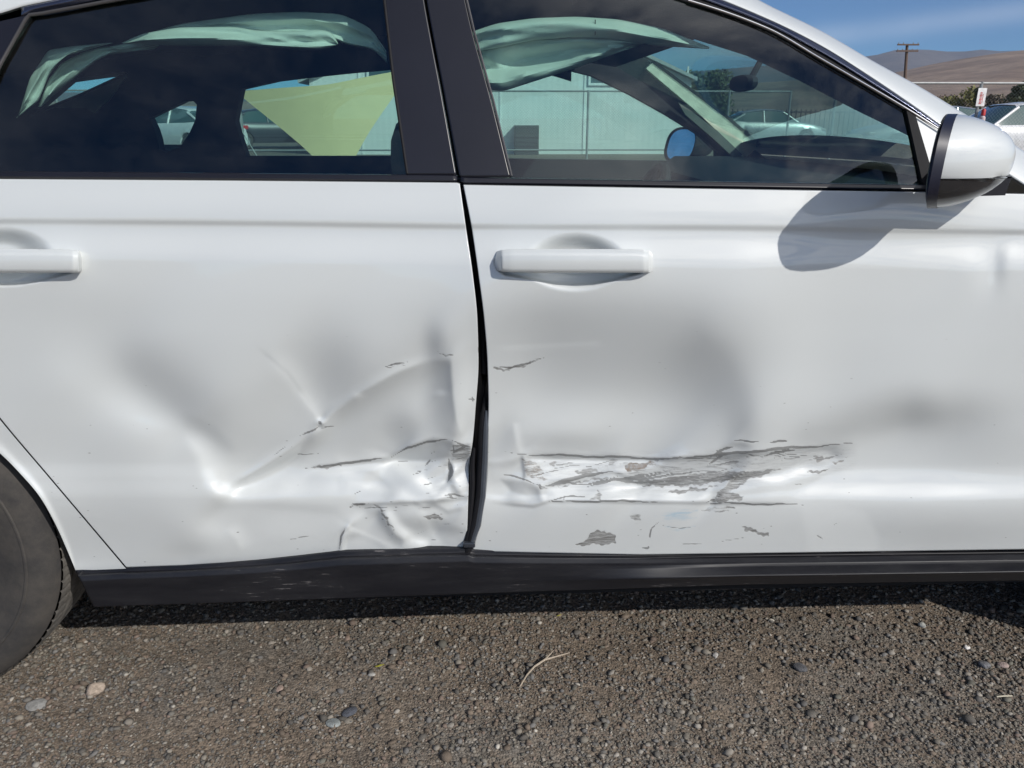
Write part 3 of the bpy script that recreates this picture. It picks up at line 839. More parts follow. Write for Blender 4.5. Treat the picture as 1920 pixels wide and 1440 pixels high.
# edge curves (photo coordinates on the near side)
belt = curve([(-1400, 338), (0, 336), (430, 339), (856, 343), (870, 347), (1300, 354), (1745, 361), (2400, 372)])
gapL = scurve([(330,860),(345,862),(430,874),(520,887),(600,895),(680,897),(760,892),(830,886),(870,880),(930,878),(990,876),(1032,866),(1060,860)])
gapR = scurve([(330,866),(347,869),(430,885),(520,898),(600,908),(680,914),(760,916),(830,914),(890,913),(940,908),(980,900),(1034,886),(1060,880)])
cutL = scurve([(300,-160),(420,-158),(560,-135),(680,-80),(785,0),(900,97),(1063,235),(1100,266)])
rdB = curve([(-200,1063),(235,1064),(345,1060),(480,1052),(560,1044),(640,1034),(760,1030),(870,1028)])
fdB = curve([(880,1033),(1000,1036),(1200,1040),(1500,1036),(1920,1030),(2300,1025)])
cutR = scurve([(300,2050),(420,2060),(700,2075),(1060,2085)])
rear_door = grid_panel('rear_door', lambda y: cutL(y)+1.5, gapL, belt, rdB, 470, 330, bodyY, M_paintd, car, 0.012, ATTR)
tag(rear_door, 'crumpled rear door with a torn crease and loose front edge')
front_door = grid_panel('front_door', gapR, cutR, belt, fdB, 560, 330, bodyY, M_paintd, car, 0.012, ATTR)
tag(front_door, 'front door with long grey scrapes above its lower edge')
# quarter panel with wheel arch
arch = scurve([(-640,1078),(-625,1070),(-590,950),(-500,835),(-380,772),(-240,752),(-120,775),(-50,812),(0,850),(37,887),(75,932),(105,985),(127,1034),(141,1070),(170,1072),(240,1067),(300,1064)])
def quarterB(px): return np.where(px < -640, 1078, np.where(px > 141, np.interp(px, [141,240,300],[1070,1066,1064]), arch(px)))
def qY(px, py):
    y = bodyY(px, py)
    y = y + 0.28*sstep(-1050, -1500, px)**1.5
    q = quarterB(px)
    return y - 0.004*np.exp(-(np.maximum(q-py, 0)/14)**2)*sstep(300, 60, px)
archR = scurve([(785,-85),(812,-50),(850,0),(887,37),(932,75),(985,105),(1034,127),(1070,142)])
archL = scurve([(785,-395),(835,-500),(950,-590),(1070,-625)])
cst = lambda v: (lambda q: np.full_like(np.asarray(q, float), float(v)))
aB = lambda px: np.minimum(785., quarterB(px))
qa = grid_panel('rear_quarter_panel', cst(-1450), lambda y: cutL(y)-1.5, belt, aB, 420, 120, qY, M_paint, car, 0)
qb = grid_panel('quarter_b', archR, lambda y: cutL(y)-1.5, cst(785), lambda x: np.interp(x, [141, 240], [1070, 1066]), 60, 120, qY, M_paint, car, 0)
qc = grid_panel('quarter_c', cst(-1450), archL, cst(785), cst(1076), 120, 60, qY, M_paint, car, 0)
import bmesh
_bm = bmesh.new()
for _o in (qa, qb, qc): _bm.from_mesh(_o.data)
bmesh.ops.remove_doubles(_bm, verts=_bm.verts, dist=0.0004)
_bm.to_mesh(qa.data); _bm.free()
for _o in (qb, qc):
    _d = _o.data; bpy.data.objects.remove(_o); bpy.data.meshes.remove(_d)
# black wheel arch liner
WR = P(-243, 1034, 0.03); RW = Vector((float(WR[0]), 0.03, 0.335))
FW = Vector((RW.x+2.66, 0.03, 0.335))
M_tyre = NT('tyre_rubber')
_n = M_tyre.noise(11, 8, 0.72); _n2 = M_tyre.noise(90, 5, 0.7)
M_tyre.bump(_n2, 0.25, 0.002)
M_tyre = M_tyre.set(Base_Color=M_tyre.mix(M_tyre.mr(_n, 0.3, 0.7), (0.030, 0.029, 0.029), (0.072, 0.064, 0.055)), Roughness=0.82)
M_tread = NT('tyre_tread_dusty'); _n = M_tread.noise(30, 6, 0.7)
M_tread.bump(_n, 0.3, 0.003)
M_tread = M_tread.set(Base_Color=M_tread.mix(M_tread.mr(_n, 0.3, 0.7), (0.085, 0.08, 0.073), (0.17, 0.158, 0.14)), Roughness=0.92)
M_rim = simple('alloy_rim', (0.35, 0.36, 0.37), 0.3, 0.9, 0.3)
M_liner = simple('arch_liner', (0.008, 0.008, 0.009), 0.95)
def make_wheel(c, side=1):
    w = sub_empty('wheel', car)
    # tyre: carcass lathe
    R0 = 0.332; W = 0.222
    def prof_pts():
        return [(0.208, 0.014), (0.225, 0.003), (0.262, -0.007), (0.292, -0.006), (0.312, 0.003), (0.3222, 0.0168)]
    tb = MB(); pr = [(r, h*side) for r, h in prof_pts()]; pr2 = [(r, (W-h)*side) for r, h in prof_pts()][::-1]
    tb.lathe(pr, c, 'y', 280)
    tb.lathe(pr2, c, 'y', 120)
    child(tb.build('sidewall', M_tyre, None, True), w)
    # lettering-free rib rings on the sidewall
    rb = MB(); rb.lathe([(0.268, -0.0072*side), (0.270, -0.0088*side), (0.273, -0.0088*side), (0.275, -0.0070*side)], c, 'y', 120)
    child(rb.build('sidewall_ring', M_tyre, None, True), w)
    # tread with circumferential and lateral grooves: one sheet
    n = 560; hs = np.linspace(0.016, W-0.016, 45)
    a = np.linspace(0, 2*np.pi, n, endpoint=False)
    AA, HH = np.meshgrid(a, hs)
    u = (HH-W/2)/(W/2)
    Rr = R0 - 0.009*np.abs(u)**3
    circ = np.zeros_like(u)
    for c0 in (-0.52, -0.17, 0.17, 0.52): circ = np.maximum(circ, sstep(0.055, 0.03, np.abs(u-c0)))
    ph = (AA*88/(2*np.pi) + 0.9*np.abs(u)) % 1.0
    lat = sstep(0.09, 0.05, np.abs(ph-0.5))*sstep(0.55, 0.65, np.abs(u))*sstep(.99, .93, np.abs(u))
    ph2 = (AA*88/(2*np.pi) - 1.6*u) % 1.0
    lat2 = sstep(0.10, 0.05, np.abs(ph2-0.5))*sstep(0.5, 0.42, np.abs(u))*0.6
    Rr = Rr - 0.0035*np.maximum(np.maximum(circ, lat), lat2)
    X = c[0]+Rr*np.cos(AA); Z = c[2]+Rr*np.sin(AA); Yv = c[1]+HH*side
    # contact patch
    Z = np.maximum(Z, 0.002)
    V = np.stack([X, Yv, Z], -1).reshape(-1, 3); idx = np.arange(V.shape[0]).reshape(X.shape)
    i2 = np.roll(idx, -1, 1)
    F = np.stack([idx[:-1], i2[:-1], i2[1:], idx[1:]], -1).reshape(-1, 4)
    child(link('tread', mesh_np('tread', V, F), M_tread), w)
    rm = MB(); rm.lathe([(0.208, 0.012*side), (0.206, 0.014*side), (0.203, 0.03*side), (0.195, 0.18*side)], c, 'y', 64)
    for k in range(5):
        an = 2*math.pi*k/5+0.3
        d = Vector((math.cos(an), 0, math.sin(an))); s_ = Vector((-math.sin(an), 0, math.cos(an)))
        cc = Vector((c[0], c[1]+0.03*side, c[2]))
        poly = [cc+d*0.04+s_*0.035, cc+d*0.21+s_*0.022, cc+d*0.21-s_*0.022, cc+d*0.04-s_*0.035]
        rm.prism(poly, (0, 0.03*side, 0))
    rm.lathe([(0.0, 0.022*side), (0.05, 0.024*side), (0.06, 0.04*side)], c, 'y', 32)
    child(rm.build('rim', M_rim, None, True), w)
    br = MB(); br.lathe([(0.0, 0.09*side), (0.16, 0.09*side), (0.16, 0.11*side)], c, 'y', 32)
    child(br.build('brake_disc', M_rim, None, True), w)
    return w
make_wheel(RW); make_wheel(FW)
make_wheel(Vector((RW.x, 1.70, .335)), -1); make_wheel(Vector((FW.x, 1.70, .335)), -1)
for c in (RW, FW):
    lb = MB()
    pr = []
    pts = [Vector((c.x+0.385*math.cos(a), 0, c.z+0.385*math.sin(a))) for a in np.linspace(-0.12, math.pi+0.12, 40)]
    lb.loft([[p+Vector((0, y, 0)) for p in pts] for y in (0.036, 0.08, 0.34)], close=False)
    lb.quad((c.x-.42, .34, .15), (c.x+.42, .34, .15), (c.x+.42, .34, .8), (c.x-.42, .34, .8))
    lb.build('arch_liner', M_liner, car, True)

# rocker cladding (profile swept along the sill)
rkT = curve([(130,1068),(141,1069),(235,1064),(345,1060),(480,1052),(560,1044),(640,1034),(760,1030),(880,1027),(886,1031),(1000,1034),(1200,1037),(1500,1034),(1920,1029),(2120,1026)])
rkB = curve([(160,1139),(175,1138),(500,1127),(885,1113),(1400,1096),(1920,1088),(2120,1085)])
def M_rocker_():
    t = NT('rocker_plastic'); f = t.noise(26, 7, 0.7, (0.25, 1, 1.4)); g2 = t.noise(200, 5, 0.7, (0.1, 1, 1.6))
    c = t.mix(t.mr(f, 0.35, 0.75), (0.009, 0.0095, 0.013), (0.019, 0.019, 0.022))
    c = t.mix(t.mr(t.math('MULTIPLY', f, g2), 0.355, 0.44, 0, 0.75), c, (0.25, 0.235, 0.23))
    t.bump(g2, 0.15, 0.001)
    return t.set(Base_Color=c, Roughness=t.mr(f, 0.3, 0.7, 0.40, 0.55), Specular_IOR_Level=0.4)
M_rocker = M_rocker_()
def rockY(px, py):
    T = rkT(px); Bm = rkB(px); v = (py-T)/(Bm-T)
    k = sstep(900, 1500, px)
    flat = np.interp(v, [0, .10, .16, .30, 1.0], [.026, .024, .008, .004, .018])
    grv = np.interp(v, [0, .13, .17, .36, .44, .70, .74, .80, 1.0], [.024, .016, .022, .020, .016, -.004, -.006, .001, .016])
    y = flat*(1-k)+grv*k
    return y
rk = grid_panel('rocker_cladding', lambda y: 141+(np.asarray(y, float)-1069)*0.5, lambda y: np.full_like(np.asarray(y, float), 2110.), rkT, rkB, 420, 60, rockY, M_rocker, car, 0.10)
# underside, floor and inner sills
mb = MB()
x0, x1 = RW.x+.40, FW.x-.40
mb.box(((x0+x1)/2, .875, .285), (x1-x0, 1.64, .17)); mb.box(((x0+x1)/2, 1.70, .33), (x1-x0, .06, .26)); mb.box(((RW.x), .875, .36), (.9, 1.0, .2)); mb.box((FW.x, .875, .36), (.9, 1.0, .2))
mb.build('underbody', M_liner, car)
# B post and rubber seals behind the sprung gap
def bp(name, pts_l, pts_r, Yv, mat, dp=0.004):
    L_ = scurve(pts_l); R_ = scurve(pts_r)
    return grid_panel(name, L_, R_, lambda x: np.full_like(np.asarray(x, float), pts_l[0][0]), lambda x: np.full_like(np.asarray(x, float), pts_l[-1][0]), 14, 120, lambda px, py: Yv+0*px, mat, car, dp)
bp('door_post', [(330,820),(1056,820)], [(330,960),(1056,960)], 0.072, M_inner)
sb = MB()
sb.tube([p1(x, y, 0.030) for x, y in ((868,350),(880,430),(893,520),(903,600),(908,700),(907,780),(904,850),(900,930),(890,985),(876,1036))], [.003,.003,.004,.005,.006,.007,.009,.010,.010,.008], 10)
sb.build('door_seal', M_rubber, car, True)
sb = MB()
sb.tube([p1(x, y, 0.024) for x, y in ((912,770),(911,800),(909,860),(905,930),(896,985),(884,1020))], [.002,.005,.006,.006,.006,.004], 8)
sb.build('door_seal', simple('grey_seal', (0.06, 0.07, 0.085), 0.28, 0, 0.4), car, True)
sb = MB()
sb.tube([p1(x, y, 0.028) for x, y in ((889,840),(886,870),(886,905),(884,940),(880,985),(872,1028))], [.002,.004,.005,.005,.005,.004], 8)
sb.build('door_seal', M_rubber, car, True)
sb = MB(); c = p1(880, 1018, 0.026); sb.box(c, (.022, .02, .010)); sb.build('striker_clip', M_inner, car, False, .002)

# ---------- handles
def handle(cx, parent, off=0):
    Yb = -0.010
    mb = MB(); rings = []
    xs = [-150,-149,-145,-136,-120,-60,0,60,110,130,140,145,147]
    for i, dx in enumerate(xs):
        px = cx+dx
        top = np.interp(dx, [-150,-145,-130,-60,0,110,140,147], [478,470,466,466,466,466,468,474])
        bot = np.interp(dx, [-150,-145,-130,-60,0,110,140,147], [499,506,509,510,510,510,510,507])
        e = sstep(-151, -134, dx)*sstep(148, 137, dx)
        e = max(0.02, float(e))
        base = float(prof(np.array(490.))) - float(hsample(np.array(float(px)), np.array(490.)))
        yf = base - 0.023 + 0.021*(1-e) - 0.003*(1-(dx/150)**2)
        yb = yf + 0.018
        if dx < -100 or dx > 95: yb = base + 0.014
        pts = []
        for (py, y) in ((top+2, yb), (top+1, yf+.012), (top+6, yf+.0055), (top+11.5, yf+.0008), (top+14, yf), (bot-6, yf-.0005), (bot-1, yf+.0012), (bot+1, yf+.004), (bot+2, yb)):
            pts.append(tuple(p1(px, py, y)))
        rings.append(pts)
    # smooth resample along the length
    R_ = []; ss = np.linspace(0, len(xs)-1, 70)
    arr = np.array(rings)
    for s_ in ss:
        i = int(min(s_, len(xs)-2)); f = s_-i; R_.append([tuple(v) for v in arr[i]*(1-f)+arr[i+1]*f])
    mb.loft(R_)
    return mb.build('door_handle', M_paint, parent, True)
handle(1077, front_door); handle(7, rear_door)

# ---------- glasshouse
def Yg(py): return 0.028 + np.clip((338-np.asarray(py, float))/338, -0.05, 1.6)*0.095
def gY(off): return lambda px, py: Yg(py)+off
W = scurve([(-80,250),(-20,150),(30,60),(62,27),(200,3),(300,-14),(500,-40),(720,-56),(875,-56),(1000,-50),(1150,-32),(1290,2),(1440,55),(1540,112),(1620,158),(1700,205),(1765,246),(1830,288)])
O1 = scurve([(-1400,230),(-900,150),(-300,82),(-100,45),(0,25),(42,12),(95,1),(200,-22),(500,-62),(800,-82),(1000,-77),(1150,-58),(1290,-22),(1440,36),(1540,86),(1620,136),(1700,190),(1770,240),(1850,300),(1960,372)])
O2 = scurve([(-1400,130),(-900,30),(-300,-40),(0,-75),(500,-125),(900,-148),(1200,-100),(1400,-12),(1440,9),(1540,58),(1640,116),(1720,160),(1800,208),(1900,270),(2010,345)])
# white roof rail / A pillar skin
def railY(px, py):
    k = np.clip((py-O2(px))/(O1(px)-O2(px)), 0, 1)
    return Yg(py)+0.004 + 0.035*(1-k)**2
roofrail = grid_panel('roof_side_rail', lambda y: np.full_like(np.asarray(y, float), -1390.), lambda y: np.full_like(np.asarray(y, float), 1985.), O2, O1, 260, 14, railY, M_paint, car, 0.012)
# bright/dark drip moulding between glass and white skin
M_drip = simple('drip_moulding', (0.10, 0.11, 0.16), 0.16, 0.85, 0.5, 0.1)
Wm = lambda px: W(px)-1
def dripY(px, py):
    k = np.clip((py-O1(px))/(Wm(px)-O1(px)+1e-6), 0, 1)
    return Yg(py)-0.001+0.006*np.abs(k-0.42)*2
grid_panel('drip_moulding', lambda y: np.full_like(np.asarray(y, float), 40.), lambda y: np.full_like(np.asarray(y, float), 1850.), lambda x: O1(x)+1.0, lambda x: O1(x)+np.interp(x, [0, 200, 600, 1200, 1300], [17, 20, 12, 10, 12]), 220, 8, dripY, M_drip, car, 0.008)
grid_panel('window_channel', lambda y: np.full_like(np.asarray(y, float), 55.), lambda y: np.full_like(np.asarray(y, float), 1764.), lambda x: O1(x)+np.interp(x, [0, 200, 600, 1200, 1300], [18, 21, 13, 11, 13]), lambda x: W(x)+3, 220, 6, gY(.003), M_rubber, car, 0.008)
tb = MB(); tb.tube([p1(x, float(W(x))-1.5, float(Yg(W(x)))-0.0015) for x in np.linspace(1290, 1764, 40)], .0014, 6); tb.build('chrome_edge', simple('chrome', (0.7, 0.7, 0.72), 0.15, 1.0), car, True)
# C pillar black panel, left of the rear glass
cp = MB()
pl = [(-1380,331),(-900,160),(-300,98),(-100,60),(0,40),(52,28),(60,27),(30,72),(0,125),(-40,215),(-62,335)]
cp.prism([tuple(p1(x, y, float(Yg(y))+.002)) for x, y in pl], (0, 0.01, 0)); cp.build('c_pillar_panel', M_trim, car)
tb = MB(); tb.tube([p1(x, y, float(Yg(y))-.001) for x, y in ((-62,335),(-40,212),(0,122),(28,72),(48,36),(56,28),(80,25),(200,3),(300,-14))], .0028, 8)
tb.build('window_seal', simple('seal_worn', (0.05, 0.047, 0.047), 0.5), rear_door, True)
# B pillar appliques
grid_panel('pillar_applique', curve([(-60,716),(0,722),(150,738),(328,763)]), scurve([(-60,786),(0,795),(170,827),(330,856)]), lambda x: np.full_like(np.asarray(x, float), -70.), lambda x: 329+0*np.asarray(x, float), 30, 60, lambda px, py: Yg(py)-0.004+0*px, M_trim, rear_door, 0.012)
grid_panel('pillar_applique', scurve([(-60,791),(0,800),(170,832),(332,862)]), scurve([(-60,858),(0,872),(60,886),(190,922),(334,958)]), lambda x: np.full_like(np.asarray(x, float), -70.), lambda x: 333+0*np.asarray(x, float), 30, 60, lambda px, py: Yg(py)-0.004+0*px, M_trim, front_door, 0.012)
tb = MB(); tb.tube([p1(x, y, float(Yg(y))-.004) for x, y in ((862,-60),(875,0),(889,60),(925,190),(959,330))], .0022, 6); tb.build('run_channel_edge', simple('channel_edge', (0.06, 0.058, 0.06), 0.4, 0), front_door, True)
tb = MB(); tb.tube([p1(x, y, float(Yg(y))-.002) for x, y in ((714,-60),(721,0),(738,150),(764,326))], .0028, 6); tb.build('run_channel_edge', M_rubber, rear_door, True)
# belt mouldings
rb = lambda x: belt(x)
def moulding(name, xa, xb, parent):
    def yy(px, py):
        k = (rb(px)-py)/13.0
        return 0.018+0.008*np.abs(k-0.45)
    L_ = lambda y: xa+0*np.asarray(y, float); R_ = lambda y: xb+0*np.asarray(y, float)
    return grid_panel(name, L_, R_, lambda x: rb(x)-14, lambda x: rb(x)-0.5, 120, 10, yy, M_trim, parent, 0.012)
moulding('belt_moulding', -160, 857, rear_door); moulding('belt_moulding', 864, 1748, front_door)
# glass
def pane(name, L_, R_, T_, B_, off, mat, parent, nx=40, ny=24):
    def yy(px, py): return Yg(py)+off
    return grid_panel(name, L_, R_, T_, B_, nx, ny, yy, mat, parent, 0)
pane('window_glass', curve([(-20,66),(27,60),(125,4),(215,-38),(335,-60)]), curve([(-60,716),(0,722),(150,738),(328,763)]), lambda x: np.interp(x, [-60,0,62,200,300,720], [27,27,20,-2,-18,-62]), lambda x: 328+0*np.asarray(x, float), .006, M_glass, rear_door)
fT = lambda x: W(np.minimum(x, 1712))-2
pane('window_glass', scurve([(-60,855),(0,872),(60,886),(190,922),(336,960)]), curve([(-60,1700),(205,1702),(356,1747)]), fT, lambda x: belt(x)-8, .006, M_glass, front_door)
# quarter divider and white sail triangle behind the mirror
db = MB(); db.prism([tuple(p1(x, y, float(Yg(y))-.001)) for x, y in ((1699,202),(1716,214),(1757,352),(1732,352))], (0, .014, 0)); db.build('window_divider', M_rubber, front_door)
db = MB(); db.prism([tuple(p1(x, y, float(Yg(y))+.003)) for x, y in ((1716,214),(1770,250),(1830,292),(1850,358),(1757,354))], (0, .01, 0)); db.build('sail_panel', M_paint, front_door)

# ---------- door mirror (near)
mir = sub_empty('side_mirror', car)
def ring(x, zc, hz, yc, hy, n=40, pw=2.5):
    out = []
    for k in range(n):
        a = 2*math.pi*k/n; c_, s_ = math.cos(a), math.sin(a)
        out.append(Vector((x, yc+hy*math.copysign(abs(c_)**(2/pw), c_), zc+hz*math.copysign(abs(s_)**(2/pw), s_))))
    return out
xg = float(P(1782, 300, -.12)[0]); xt = float(P(1938, 300, -.185)[0])
zt = [float(P(1788, 214, -.13)[2]), float(P(1788, 391, -.13)[2])]
def mring(t):                                        # t: 0 glass rim .. 1 front tip
    k = max(0, 1-t**1.9)**.6
    ztop = zt[0]-(zt[0]-1.042)*(1-k)*1.0; zb = zt[1]+(1.012-zt[1])*(1-k)**0.9*1.0
    x = xg+(xt-xg)*t
    yc = -.106-.01*t; hy = .086*(0.25+0.75*k) if t < 1 else .02
    rg_ = ring(x, (ztop+zb)/2, max(.004, (ztop-zb)/2), yc, hy)
    return [Vector((p.x+(p.y+.106)*(.66 if p.y < -.106 else .42)*(1-t)**1.2+(p.z-1.0)*.045*(1-t), p.y, p.z)) for p in rg_]
ts = [0, .04, .1, .2, .32, .45, .58, .7, .8, .88, .94, .98, 1.0]
rings = [mring(t) for t in ts]
zsplit = float(P(1800, 336, -.2)[2])
allv = np.array([[tuple(p) for p in r] for r in rings])
def split_shell(upper):
    mb = MB(); n = 40
    R_ = []
    for r in allv:
        q = []
        for p in r:
            z = max(p[2], zsplit) if upper else min(p[2], zsplit-.0015)
            # lower shell sits slightly inside the cap
            if upper: q.append((p[0], p[1], z))
            else:
                q.append((p[0]+.001, -.106+(p[1]+.106)*0.985, z))
        R_.append(q)
    mb.loft(R_, True, False)
    return mb
child(split_shell(True).build('mirror_cap', M_paint, None, True), mir)
def lower_mat():
    t = NT('mirror_underside'); g = t.noise(5, 3)
    return t.set(Base_Color=t.mix(g, (0.02, 0.02, 0.022), (0.035, 0.035, 0.038)), Roughness=0.22, Coat_Weight=0.4)
child(split_shell(False).build('mirror_lower_shell', lower_mat(), None, True), mir)
# dark bezel and glass on the rearward face
bz = MB(); R0_ = [Vector(p) for p in allv[0]]; cen = sum(R0_, Vector())/len(R0_)
tilt = lambda p: p.copy()
r1 = [tilt(cen+(p-cen)*1.01) + Vector((-.001, 0, 0)) for p in R0_]; r2 = [p+Vector((-.009, 0, 0)) for p in r1]; r3 = [cen+(p-cen)*0.9 for p in r2]; r4 = [p+Vector((.01, 0, 0)) for p in r3]
bz.loft([[p+Vector((.006,0,0)) for p in r1], r1, r2, r3, r4], True, False); child(bz.build('mirror_bezel', simple('bezel', (0.012, 0.014, 0.03), 0.45, 0, 0.1), None, True), mir)
gm = MB(); n0 = len(gm.v); gm.v += [tuple(p) for p in r4]; gm.f.append(tuple(range(len(r4)))); child(gm.build('mirror_glass', simple('mirror_silver', (0.8, 0.82, 0.85), 0.02, 1.0), None), mir)
am = MB()
am.loft([[Vector((x+dx, y, z+dz)) for dx, dz in ((-.05,-.018),(.04,-.016),(.045,.012),(-.04,.016))] for x, y, z in ((xg+.085, -.07, .985), (xg+.095, -.04, .985), (xg+.10, .03, .985))])
child(am.build('mirror_arm', M_trim, None, True, ), mir)

# ---------- front fender, hood, windscreen, roof, far side
def fenderB(px): # world x -> lower z
    dx = px-FW.x
    return np.where(np.abs(dx) < .372, .335+np.sqrt(np.maximum(0, .372**2-dx**2)), .335)
cutx = lambda z: np.interp(z, [.30, .60, .85, 1.0], [P(2087,1040,0)[0]+.004, P(2079,760,0)[0]+.004, P(2064,480,0)[0]+.004, P(2056,372,0)[0]+.004])
def fY(x, z):
    return 0.012*((z-.62)/.35)**2 - .006 + 0.45*sstep(1.9, 2.75, x)**2.2 + .012*sstep(.9, .99, z)
ztop_f = lambda x: np.interp(x, [.8, 1.0, 1.5, 2.1, 2.5], [.965, .955, .925, .86, .78])
def fend(name, Yf, mir_=False):
    nx, nz = 150, 60
    u = np.linspace(0, 1, nx)[None].repeat(nz, 0); v = np.linspace(0, 1, nz)[:, None].repeat(nx, 1)
    z = np.full_like(u, .7)
    for _ in range(12):
        x = cutx(z)+(2.42-cutx(z))*u; z = .5*z+.5*(ztop_f(x)+(fenderB(x)-ztop_f(x))*v)
    Y = Yf(x, z)
    V = np.stack([x, Y, z], -1).reshape(-1, 3); idx = np.arange(nx*nz).reshape(nz, nx)
    F = np.stack([idx[:-1, :-1], idx[1:, :-1], idx[1:, 1:], idx[:-1, 1:]], -1).reshape(-1, 4)
    link(name, mesh_np(name, V, F), M_paint, car)
fend('front_fender', fY); fend('front_fender', lambda x, z: 1.75-fY(x, z))
# hood
hx = np.linspace(.93, 2.44, 40); hv = np.linspace(-1, 1, 40); HX, HV = np.meshgrid(hx, hv)
hw = .875-fY(HX, ztop_f(HX)) - .004
HY = .875+HV*hw; HZ = ztop_f(HX)+.004+.075*(1-HV**2)**.6*np.interp(HX, [.93, 1.2, 2.44], [1, 1, .5])
idx = np.arange(HX.size).reshape(HX.shape)
F = np.stack([idx[:-1, :-1], idx[1:, :-1], idx[1:, 1:], idx[:-1, 1:]], -1).reshape(-1, 4)
link('hood', mesh_np('hood', np.stack([HX, HY, HZ], -1).reshape(-1, 3), F), M_paint, car)
fb = MB(); fb.loft([[Vector((x, .875+sy*w, z)) for sy in (-1, -.6, .6, 1)] for x, z, w in ((2.43,.78,.50),(2.50,.62,.62),(2.52,.45,.66),(2.46,.28,.64))], False)
fb.build('front_bumper', M_paint, car, True)
# roof and windscreen: skin between the near edge and its mirror image on the far side
def edgept(px, f=O2, off=.038): y = float(f(px)); return p1(px, y, float(Yg(y))+off)
epx = list(np.linspace(-1000, 1330, 32))
E = [edgept(x) for x in epx]
rings = []
for e in E:
    yn, yf_ = e.y, 1.75-e.y; r = []
    for k in range(17):
        s_ = k/16; r.append(Vector((e.x+(.16*(1-(2*s_-1)**2) if e is E[-1] else 0), yn+(yf_-yn)*s_, e.z-.002+.035*(1-(2*s_-1)**2))))
    rings.append(r)
rb_ = MB(); rb_.loft(rings, False); rb_.build('roof', M_paint, car, True)
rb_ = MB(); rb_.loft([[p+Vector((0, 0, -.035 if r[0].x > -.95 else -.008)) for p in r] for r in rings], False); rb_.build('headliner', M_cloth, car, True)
# far rail (mirror image of the near one)
far = MB(); far.loft([[Vector((edgept(x).x, 1.75-edgept(x).y, edgept(x).z)), Vector((edgept(x, O1, .004).x, 1.75-edgept(x, O1, .004).y, edgept(x).z-(.05 if edgept(x).x < -.9 else .12)))] for x in np.linspace(-1000, 1250, 40)], False)
far.build('roof_side_rail', M_paint, car, True)
far = MB(); far.loft([[Vector((edgept(x).x, 1.72-edgept(x).y, edgept(x).z-.004)), Vector((edgept(x).x, 1.72-edgept(x).y, edgept(x).z-(.052 if edgept(x).x < -.9 else .14)))] for x in np.linspace(-1000, 1250, 40)], False)
far.build('roof_rail_lining', M_black, car, True)
qm = qa.data.copy(); co_ = np.empty(len(qm.vertices)*3, np.float32); qm.vertices.foreach_get('co', co_); co_ = co_.reshape(-1, 3); co_[:, 1] = 1.75-co_[:, 1]
qm.vertices.foreach_set('co', co_.ravel()); qm.flip_normals(); link('rear_quarter_panel', qm, M_paint, car)
tgm = MB(); rr = []
for py in (250, 300, 345, 420, 520, 640, 780, 900, 1000, 1076):
    yq = float(qY(np.array(-1450.), np.array(float(max(py, 338))))) if py >= 338 else float(Yg(py))+.04
    q = p1(-1450, py, yq); rr.append([Vector((q.x-.07*(1-(2*k/8-1)**2), q.y+(1.75-2*q.y)*k/8, q.z)) for k in range(9)])
tgm.loft(rr, False); tgm.build('tailgate', M_paint, car, True)
rgm = MB(); a0 = rings[0]; b0_ = [Vector((rr[2][0].x-.05*(1-(2*k/16-1)**2), rr[2][0].y+(1.75-2*rr[2][0].y)*k/16, rr[2][0].z)) for k in range(17)]
rgm.loft([a0, b0_], False); rgm.build('rear_glass', M_glassf, car, True)
# windscreen
wb_n, wt_n = p1(1880, 262, .19), edgept(1330)+Vector((0, .03, 0))
ws = MB(); rr = []
for k in range(13):
    s_ = k/12; bow = .10*(1-(2*s_-1)**2)
    b_ = Vector((wb_n.x+.02+bow, .16+(1.59-.16)*s_, .985)); t_ = Vector((wt_n.x-.02+bow*1.6, wt_n.y+(1.75-2*wt_n.y)*s_, wt_n.z-.01+.05*(1-(2*s_-1)**2)))
    rr.append([b_.lerp(t_, q) for q in np.linspace(0, 1, 8)])
ws.loft(rr, False); windscreen = ws.build('windscreen', M_glassf, car, True)
hd = MB(); hd.loft([[r[-1]+Vector(q) for q in ((-.24, 0, -.02), (-.24, 0, -.035), (.03, 0, -.075), (.05, 0, -.035))] for r in rr[1:-1]]); hd.build('header_trim', M_cloth, car, True)
# interior of near A pillar (dark) along the windscreen edge
ap = MB()
ap.loft([[p1(x, float(W(x))-4, float(Yg(W(x)))+.02), p1(x, float(W(x))+34+dy, .15+float(Yg(W(x)))-.03), p1(x, float(W(x))-4, .21+float(Yg(W(x)))-.03)] for x, dy in ((1100,30),(1200,34),(1300,34),(1400,32),(1500,30),(1600,24),(1700,14),(1760,10))])
ap.build('a_pillar_trim', M_cloth, car, True)

# far body side: inner wall with window openings, as seen across the cabin
FY = 1.62
outer = [(-180,96),(240,92),(500,88),(1010,88),(1170,92),(1214,112),(1232,128),(1330,205),(1392,262),(1440,300),(1440,520),(-180,520)]
holes = [
 [(280,221),(345,190),(362,189),(369,196),(366,225),(355,250),(338,275),(312,285),(299,281),(296,262),(290,243)],
 [(58,214),(170,118),(188,110),(243,124),(243,130),(236,138),(150,178)],
 [(453,167),(520,152),(600,138),(700,124),(800,112),(830,200),(838,293),(462,293),(449,255),(441,226)],
 [(870,112),(960,114),(1070,132),(1110,142),(1180,176),(1250,215),(1310,252),(1345,284),(1345,303),(880,297)],
]
def P3(pts, Y): return [p1(x, y, Y) for x, y in pts]
polys = [P3(outer, FY)]+[P3(h, FY) for h in holes]
tri = tessellate_polygon(polys); allp = [p for pl_ in polys for p in pl_]
mb = MB(); n = len(allp)
mb.v = [tuple(p) for p in allp]+[(p.x, p.y+.05, p.z) for p in allp]
for t in tri: mb.f.append(tuple(t)); mb.f.append(tuple(i+n for i in t[::-1]))
k = 0
